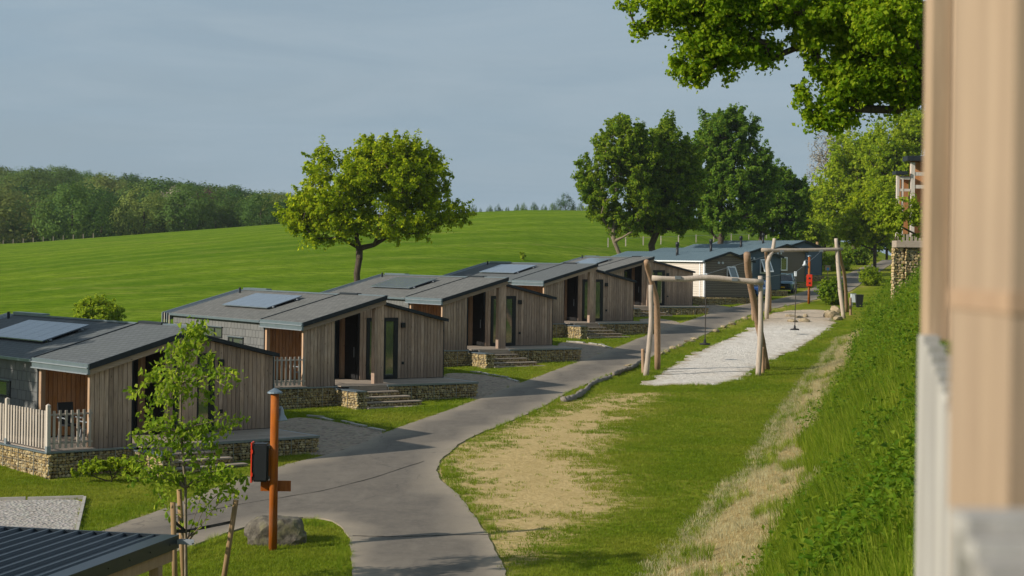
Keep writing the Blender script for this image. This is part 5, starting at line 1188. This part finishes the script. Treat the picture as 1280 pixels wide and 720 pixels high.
w = np.array([.035, .032, .028, .024, .018, .013, .008] + [.008] * (len(nodes) - 7)); link_mesh('trunk', skel_mesh('trunk', nodes, par, w, .005, 8), 'pale_bark', yt)
C = []
for p, f in tips:
    m = int(4 + 23 * f ** 1.4); C.append(p + r.normal(0, 1, (m, 3)) * np.array([.10, .10, .075]))
for j in range(3, 7):
    C.append(nodes[j] + r.normal(0, 1, (26, 3)) * np.array([.12, .12, .16]))
C = np.concatenate(C); link_mesh('crown', leaves('crown', C, np.zeros_like(C), .125, .6, .25, 1.4, r), 'sapling_leaf', yt)
st_l = ['front left wooden stake of the young tree', 'second wooden stake, just behind the front left one', 'leaning wooden stake right of the young tree']
top = [(216, 628, -.5), (224, 612, .5), (295, 625, .2)]; bot = [(220, 760, -.5), (231, 760, .5), (274, 760, .2)]
for (tx, ty, dy), (bx_, by_, _), lab in zip(top, bot, st_l):
    pt = at(tx, ty, Y + dy); pb = at(bx_, by_, Y + dy); pb.z = H(pb.x, pb.y) - .3; s = empty('tree_stake', pb); tag(s, lab, 'stake', 'wooden stakes round the young tree'); MB().tube([(0, 0, 0), pt - pb], [.055, .052], 9).build('pole', 'stake_timber', s, True)
tie = empty('tree_tie', at(232, 663, Y)); tag(tie, 'black rubber strap tying the young tree to its stakes', 'strap'); o_ = Vector(tie.location)
m = MB(); c0 = at(232, 664, Y)
for (x, y, dy) in [(292, 652, .2), (218, 652, -.5), (226, 648, .5)]: m.bar(c0 - o_, at(x, y, Y + dy) - o_, .02, .055)
m.bar(at(218, 664, Y - .5) - o_, c0 - o_, .02, .07); m.build('strap', 'rubber', tie)

# shrubs
def shrub(px, py, rx, ry, lab, mat, seed, name='round_bush', n=70, per=50, ls=.10, cs=.28, cat='bush', Yf=None):
    g = gnd(px, py); k = g.y / F
    return make_tree(name, lab, cat, g, [(0, 0, ry * k * .95, rx * k, rx * k, ry * k)], .3, .05, n, per, ls, mat, 'bark', cs, seed, None, 14, .45, gap=-1)
shrub(1040, 381, 16, 16, 'clipped round dark bush between the far orange post and the second log frame', 'dark_leaf', 71, n=170, ls=.15, cs=.30)
shrub(1088, 357, 13, 11, 'clipped round bush on the slope above the second log frame', 'young_leaf', 72, n=150, ls=.15, cs=.30)
shrub(122, 412, 27, 19, 'yellow-green bush sticking up behind the roof of the nearest chalet', 'young_leaf', 73, n=150, ls=.16, cs=.3, name='bush')
shrub(653, 325, 2.5, 5, 'tiny sapling poking up above the roof of the third chalet', 'young_leaf', 74, n=8, per=30, ls=.2, cs=.25, name='sapling', cat='sapling')
g = gnd(140, 603); k = g.y / F
make_tree('low_shrub', 'low bright shrub growing along the foot of the nearest gabion wall', 'shrub', g, [(-.75, -.1, .35, .35, .25, .15), (-.3, -.1, .42, .45, .25, .18), (.2, -.1, .47, .4, .25, .2), (.55, -.1, .42, .3, .25, .2)], .1, .02, 55, 34, .095, 'young_leaf', 'bark', .13, 75, None, 14, .3, gap=-1)

# ------------------------------------------------------------------ far woods on the hill, and trees on the skyline
protos = []
for i in range(5):
    r = np.random.default_rng(200 + i); Rr = 1.0; P, N_ = envelope_points([(0, 0, .48, .55, .55, .46), (.22, .1, .34, .38, .38, .34), (-.22, -.05, .36, .40, .40, .36), (0, 0, .78, .3, .3, .2)], 110, r, .8)
    idx = np.repeat(np.arange(len(P)), 44); off = r.normal(0, .05, (len(idx), 3)); C = P[idx] + off; protos.append(leaves('crown', C, N_[idx] * 1.8 + off * 4, .036, .9, .5, 0, r))
tr_me = MB().tube([(0, 0, -.15), (0, 0, .6)], [.025, .015], 5).mesh('trunk')
def far_tree(loc, h, w, k, mat, lab, grp, name='woodland_tree'):
    root = empty(name, loc, rnd(0, 6.3)); tag(root, lab, 'tree', grp); key = (k, mat)
    if key not in CH: m = protos[k].copy(); m.materials.clear(); m.materials.append(M[mat]); CH[key] = m
    o = bpy.data.objects.new('crown', CH[key]); col.objects.link(o); o.parent = root; o.scale = (w, w, h)
    t = bpy.data.objects.new('trunk', tr_me); col.objects.link(t); t.parent = root; t.scale = (h, h, h)
tr_me.materials.append(M['bark'])
rr = random.Random(99); cnt = 0; placed = []
for row in range(13):
    f = row / 12; Yr = 352 + 290 * f
    px = -70 + rr.uniform(0, 10)
    while px < 400:
        yk = Yr + rr.uniform(-12, 12); a_, _ = ray(px, 280); x = a_ * yk; z = H(x, yk)
        crest = np.interp(px, [-100, 0, 340, 420], [303, 305, 280, 276]); _, ec = ray(px, crest)
        hgt = rr.choice([8.5, 10, 12, 15]) * rr.uniform(.9, 1.1)
        Tm = float(np.interp(a_, T_AZ, T_EL)) + rr.uniform(-.002, .0015); hgt = min(hgt, Tm * yk + CZ - z)
        if hgt > 4.5 and (z + hgt - CZ) / yk > ec + .0008 and cnt < 292:
            kk = rr.random(); mat = 'wood_green_leaf' if kk < .42 else 'wood_olive_leaf' if kk < .66 else 'wood_dark_leaf'
            if px > 210 and rr.random() < .5: mat = 'wood_dark_leaf'
            far_tree((x, yk, z), hgt, hgt * rr.uniform(1.0, 1.45), rr.randrange(5), mat, {'wood_green_leaf': 'fresh green', 'wood_olive_leaf': 'olive green', 'wood_dark_leaf': 'dark green'}[mat] + ' leafy tree ' + ('along the lower edge of' if row < 4 else 'in the middle of' if row < 9 else 'at the top of') + ' the ' + ('left' if px < 160 else 'right') + ' half of the hillside wood', 'trees of the wood on the far hill'); cnt += 1
        px += rr.uniform(.7, 1.25) * 7.6 / yk * F
for (px, yk, hgt, mat, lab) in [(219, 384, 12, 'pale_leaf', 'pale grey tree standing out at the lower edge of the wood'), (262, 392, 12, 'purple_leaf', 'purple leaved tree at the lower edge of the wood'), (180, 372, 7, 'wood_green_leaf', 'low bright bush at the lower edge of the wood')]:
    a_, _ = ray(px, 280); far_tree((a_ * yk, yk, H(a_ * yk, yk)), hgt, hgt * .8, 1, mat, lab, None)
sky_t = [(592, 259, 9, 'second'), (601, 263, 6, ''), (612, 261, 9, ''), (623, 260, 11, ''), (634, 262, 7, ''), (647, 259, 10, ''), (655, 259, 11, ''), (668, 258, 11, ''), (680, 259, 9, ''), (691, 258, 10, ''), (707, 251, 22, 'largest'), (726, 257, 9, ''), (737, 259, 8, ''), (699, 259, 9, '')]
for i, (px, py, w_, q_) in enumerate(sky_t):
    yk = 700. + (i % 3) * 12; top = py - w_ * .45; p = at(px, top, yk); hgt = max(7, w_ * yk / F * 1.25 + 4); z = H(p.x, yk); 
    far_tree((p.x, yk, p.z - hgt), hgt, w_ * yk / F * 1.05, i % 5, 'wood_dark_leaf', 'largest round tree on the skyline, just left of the dark leafy trees' if q_ == 'largest' else 'small round tree on the skyline above the green field', None if q_ == 'largest' else 'small trees on the skyline', 'skyline_tree')
# fence along the foot of the wood
fn = empty('field_fence', gnd(4, 303)); tag(fn, 'low fence of thin posts along the foot of the far wood', 'fence'); o_ = Vector(fn.location)
for i in range(10):
    px = 4 + i * 12.5; a_, _ = ray(px, 300); yk = 326; p = Vector((a_ * yk, yk, H(a_ * yk, yk))) - o_; MB().box(p.x - .05, p.x + .05, p.y - .05, p.y + .05, p.z - .2, p.z + .85).build('post', 'deck_timber', fn)
fn = empty('field_fence', gnd(838, 305)); tag(fn, 'thin wire fence with wooden posts in the field behind the dark trees', 'fence'); o_ = Vector(fn.location); pts = []
for i, px in enumerate(range(760, 1000, 22)):
    p = gnd(px, 309 - (px - 760) * .055); pts.append(p); MB().box(p.x - o_.x - .06, p.x - o_.x + .06, p.y - o_.y - .06, p.y - o_.y + .06, p.z - o_.z - .1, p.z - o_.z + 1.1).build('post', 'picket_timber', fn)
for a_, b_ in zip(pts[:-1], pts[1:]): MB().bar(a_ - o_ + Vector((0, 0, .95)), b_ - o_ + Vector((0, 0, .95)), .03).build('wire', 'steel_wire', fn)

# ------------------------------------------------------------------ lodge on gabion columns at the right
YL = 92.; k = YL / F
def lp(px, py, dy=0.): return at(px, py, YL + dy)
base = lp(1133, 345); lo = empty('raised_lodge', base); tag(lo, 'timber lodge on stone columns, half hidden by the pale post at the right', 'lodge')
def L(px, py, dy=0): return lp(px, py, dy) - base
def bx(name, mat, px0, py0, px1, py1, d0, d1, parent=lo):
    a_ = L(px0, py1); b_ = L(px1, py0); return MB().box(a_.x, b_.x, d0, d1, a_.z, b_.z).build(name, mat, parent)
bx('roof', 'dark_trim', 1133, 196, 1215, 201, -.25, .9); bx('roof', 'dark_trim', 1119, 214, 1134, 218, -.15, .7)
bx('wall', 'warm_cladding', 1141, 202, 1210, 292, .75, .9); bx('wall', 'warm_cladding', 1126, 219, 1140, 292, .76, .91)
for (x, w_, t_) in [(1138, 6, 203), (1120.5, 4, 219), (1127, 2.6, 219), (1158, 6, 203), (1178, 6, 203)]: bx('post', 'pale_frame_timber', x, t_, x + w_, 296, 0, .28)
for y in (216, 232): bx('rail', 'pale_frame_timber', 1144, y, 1212, y + 3.5, .02, .16)
bx('rail', 'pale_frame_timber', 1121, 221, 1138, 224, .02, .16); bx('rail', 'pale_frame_timber', 1124, 236, 1138, 239, .02, .16)
bx('floor_beam', 'deck_timber', 1119, 302, 1215, 309, -.3, .8)
for i in range(18): bx('picket', 'deck_timber', 1121 + i * 5.2, 293, 1121 + i * 5.2 + 3, 303, -.28, -.22)
for i in range(6): bx('slat', 'deck_timber', 1148, 311 + i * 6, 1215, 314.5 + i * 6, .3, .4)
gm = MB(); ce = MB(); wr = MB()
for (x0, x1) in [(1116, 1127.5), (1131, 1147)]:
    a_ = L(x0, 410); b_ = L(x1, 309.5); zt = b_.z
    gab_stones(gm, (a_.x, 0, 0), (b_.x, 0, 0), a_.z, zt, (0, -1, 0), 1.7); gab_stones(gm, (a_.x, .5, 0), (a_.x, 0, 0), a_.z, zt, (-1, 0, 0), 1.7); ce.box(a_.x + .03, b_.x - .03, .04, .5, a_.z - 1.5, zt - .01)
    wires(wr, (a_.x, 0, 0), (b_.x, 0, 0), a_.z, zt, (0, -1, 0))
o = gm.build('gabion_stone', 'gabion_stone', lo); o['kind'] = 'stuff'; ce.build('gabion_core', 'gabion_core', lo); wr.build('wire_cage', 'steel_wire', lo)

# ------------------------------------------------------------------ grasses and herbs (nobody could count them)
def tuft(name, n, h, spread, w, mat, seed, bend=.5):
    r = random.Random(seed); b = MB()
    for i in range(n):
        a = r.uniform(0, 6.283); q = spread * r.random() ** .5; x, y = q * math.cos(a), q * math.sin(a); hh = h * r.uniform(.5, 1.15); l = r.uniform(.1, bend) * hh; dx, dy = math.cos(a + r.uniform(-.8, .8)) * l, math.sin(a + r.uniform(-.8, .8)) * l
        px, py = -dy / (l + 1e-6) * w / 2, dx / (l + 1e-6) * w / 2
        b.add([(x - px, y - py, 0), (x + px, y + py, 0), (x + dx * .35 + px * .7, y + dy * .35 + py * .7, hh * .6), (x + dx * .35 - px * .7, y + dy * .35 - py * .7, hh * .6), (x + dx, y + dy, hh)], [(0, 1, 2, 3), (3, 2, 4)])
    return b.mesh(name)
def herb(name, seed):
    r = np.random.default_rng(seed); C = []; 
    for s_ in range(5):
        a = r.uniform(0, 6.28); bx_, by_ = .09 * math.cos(a), .09 * math.sin(a); h = r.uniform(.18, .5)
        for j in range(7):
            f = (j + 1) / 7; C.append(np.array([bx_ * (1 + f), by_ * (1 + f), h * f]) + r.normal(0, .045, 3))
    C = np.array(C); return leaves(name, C, np.zeros_like(C), .068, .55, .8, .3, r)
lib = bpy.data.collections.new('vegetation_sources')          # not linked to the scene: only instanced
def libobj(me, mat): 
    o = bpy.data.objects.new(me.name, me); me.materials.append(M[mat]); lib.objects.link(o); return o
L_lawn = [libobj(tuft('short_tuft', 14, .045, .09, .008, None, 300 + i, .9), 'lawn_blade') for i in range(3)]
L_tall = [libobj(tuft('tall_tuft', 30, .46, .14, .012, None, 310 + i, .6), 'grass_blade') for i in range(3)]
L_herb = [libobj(herb('herb', 320 + i), 'herb_leaf') for i in range(3)]
L_straw = [libobj(tuft('straw_tuft', 16, .11, .14, .009, None, 330 + i, 1.3), 'straw_blade') for i in range(3)]
def scatter(name, pts, scales, objs, desc=None):
    """point cloud -> geometry nodes instances of the given meshes"""
    n = len(pts); me = bpy.data.meshes.new(name); me.vertices.add(n); me.vertices.foreach_set('co', np.asarray(pts, np.float32).ravel())
    q = me.attributes.new('size', 'FLOAT', 'POINT'); q.data.foreach_set('value', np.asarray(scales, np.float32)); me.update()
    o = bpy.data.objects.new(name, me); col.objects.link(o); o['kind'] = 'stuff'
    c = bpy.data.collections.new(name + '_kinds')
    for x in objs: c.objects.link(x)
    ng = bpy.data.node_groups.new(name, 'GeometryNodeTree'); ng.interface.new_socket('Geometry', in_out='INPUT', socket_type='NodeSocketGeometry'); ng.interface.new_socket('Geometry', in_out='OUTPUT', socket_type='NodeSocketGeometry')
    N_ = ng.nodes; gi = N_.new('NodeGroupInput'); go = N_.new('NodeGroupOutput'); ip = N_.new('GeometryNodeInstanceOnPoints'); ci = N_.new('GeometryNodeCollectionInfo')
    ci.inputs['Collection'].default_value = c; ci.inputs['Separate Children'].default_value = True; ci.inputs['Reset Children'].default_value = True; ip.inputs['Pick Instance'].default_value = True
    rv = N_.new('FunctionNodeRandomValue'); rv.data_type = 'FLOAT_VECTOR'; rv.inputs[0].default_value = (-.12, -.12, 0); rv.inputs[1].default_value = (.12, .12, 6.283)
    na = N_.new('GeometryNodeInputNamedAttribute'); na.data_type = 'FLOAT'; na.inputs['Name'].default_value = 'size'
    l = ng.links.new; l(gi.outputs[0], ip.inputs['Points']); l(ci.outputs[0], ip.inputs['Instance']); l(rv.outputs[0], ip.inputs['Rotation']); l(na.outputs['Attribute'], ip.inputs['Scale']); l(ip.outputs[0], go.inputs[0])
    md = o.modifiers.new('scatter', 'NODES'); md.node_group = ng; return o
def visible(P, m=40):
    x, y = P[:, 0], P[:, 1]; a = x / y * F + 640; return (a > -m) & (a < 1180 + m)
def sample(n, x0, x1, y0, y1, r):
    P = np.stack([r.uniform(x0, x1, n), r.uniform(y0, y1, n)], 1); return P[visible(P)]
rS = np.random.default_rng(77)
road_poly = resample(W_road, .8, True, 0); isl = resample(W_island, .8, True, 0); sandp = np.array([(p.x, p.y) for p in W_sand]); wornp = np.array([(p.x, p.y) for p in W_worn])
padp = [np.array([(p.x, p.y) for p in poly(pp)]) for _, pp, _ in pads] + [np.array([(p.x, p.y) for p in poly(pad_px)])]
def on_terrace(P):
    m = np.zeros(len(P), bool)
    for (x, y), z, yaw in CHAL:
        dx = P[:, 0] - x; dy = P[:, 1] - y; u = dx * math.cos(yaw) + dy * math.sin(yaw); v = -dx * math.sin(yaw) + dy * math.cos(yaw)
        m |= (u > -1.5) & (u < 7.4) & (v > -.75) & (v < 13) | (u > 1.2) & (u < 4.6) & (v > -2.2) & (v < 0)
    return m
def free(P, sand=True):
    ok = (~inside(P, road_poly) | inside(P, isl)) & ~on_terrace(P)
    for q in padp: ok &= ~inside(P, q)
    if sand: ok &= ~inside(P, sandp)
    return ok
def zed(P): return np.column_stack([P, height(P[:, 0], P[:, 1])])
# lawn
P = sample(420000, -16, 24, 30, 105, rS); P = P[rS.random(len(P)) < np.clip(1.3 - (P[:, 1] - 30) / 70, .12, 1)]
P = P[free(P)]; d = bank_d(P[:, 0], P[:, 1]); P = P[(d < .4)]; st_, tt_ = st(P[:, 0], P[:, 1]); P = P[tt_[d[d < .4] < 9] > -36] if False else P[tt_ > -36]
wi = np.where(inside(P, wornp), 1, -1) * edge_dist(P, wornp); wq = np.clip(.70 - (wi + 1.8 * (vnoise(P[:, 0] * .5, P[:, 1] * 1.1, 31) - .5) + 1.4 * (vnoise(P[:, 0] * 1.8, P[:, 1] * 2.5, 32) - .5)) / 2.0 - .10, .02, 1.); wq *= np.where(vnoise(P[:, 0] * .8, P[:, 1] * .8, 8) > .35, 1, .5); keep = rS.random(len(P)) < wq; P = P[keep]
scatter('lawn_grass', zed(P), rS.uniform(.6, 1.4, len(P)) * (1 + .006 * P[:, 1]), L_lawn)
# longer grass along the edges of road, sand, walls
ED = []
for lp_, n_, w_ in ((road_poly, 9000, .25), (isl, 1200, .2), (sandp, 3500, .3)):
    a_ = lp_; b_ = np.roll(lp_, -1, 0); L_ = np.linalg.norm(b_ - a_, axis=1); i = rS.choice(len(a_), n_, p=L_ / L_.sum()); f = rS.random(n_)[:, None]; q = a_[i] * (1 - f) + b_[i] * f + rS.normal(0, w_, (n_, 2)); ED.append(q)
P = np.concatenate(ED); P = P[visible(P) & (P[:, 1] < 130)]; P = P[free(P)]; P = P[vnoise(P[:, 0] * .7, P[:, 1] * .7, 12) > .42]
scatter('edge_grass', zed(P), rS.uniform(.2, .45, len(P)), L_tall)
# bank: cut dry strip, tall grass and herbs
P = sample(260000, -6, 30, 14, 118, rS); d = bank_d(P[:, 0], P[:, 1]); s_, _t = st(P[:, 0], P[:, 1]); d0 = bank_w(s_)
up_ = d > d0 + (vnoise(P[:, 0] * .45, P[:, 1] * .45, 15) - .5) * 1.7 + (vnoise(P[:, 0] * 1.6, P[:, 1] * 1.6, 16) - .5) * .8 + .30
dens = np.clip(1.25 - P[:, 1] / 75, .22, 1)
T_ = P[up_ & (d < 7.5) & (rS.random(len(P)) < dens)]; clump = vnoise(T_[:, 0] * .45, T_[:, 1] * .45, 21)
gr = T_[(clump > .36) | (rS.random(len(T_)) < .6)]; he = T_[(clump <= .40) & (rS.random(len(T_)) < .55)]
scatter('bank_grass', zed(gr), rS.uniform(.4, 1.2, len(gr)) * (.55 + 1.0 * vnoise(gr[:, 0] * 1.1, gr[:, 1] * 1.1, 61)) * (1 + .002 * gr[:, 1]), L_tall)
scatter('bank_herbs', zed(he), rS.uniform(.45, 1.5, len(he)) ** 1.2 * (1 + .004 * he[:, 1]), L_herb)
S_ = P[(~up_) & (d > -.3) & (rS.random(len(P)) < .55) & (s_ < 100)]; scatter('cut_straw', zed(S_), rS.uniform(.6, 1.4, len(S_)), L_straw)
S_ = P[(~up_) & (d > .0) & (rS.random(len(P)) < .30) & (vnoise(P[:, 0] * .8, P[:, 1] * .8, 44) > .64)]; scatter('strip_grass', zed(S_), rS.uniform(.3, .8, len(S_)), L_tall)

# ------------------------------------------------------------------ the air: a thin even haze
hz = MB().box(-1600, 1600, -120, 2500, -60, 70).build('haze', None); hz['kind'] = 'stuff'
t = NT('haze_air'); t.n.remove(t.b); pv = t.new('VolumePrincipled'); pv.inputs['Color'].default_value = (.80, .88, .96, 1); pv.inputs['Density'].default_value = .00010; pv.inputs['Anisotropy'].default_value = .2
t.l.new(pv.outputs[0], t.out.inputs['Volume']); hz.data.materials.append(t.m)
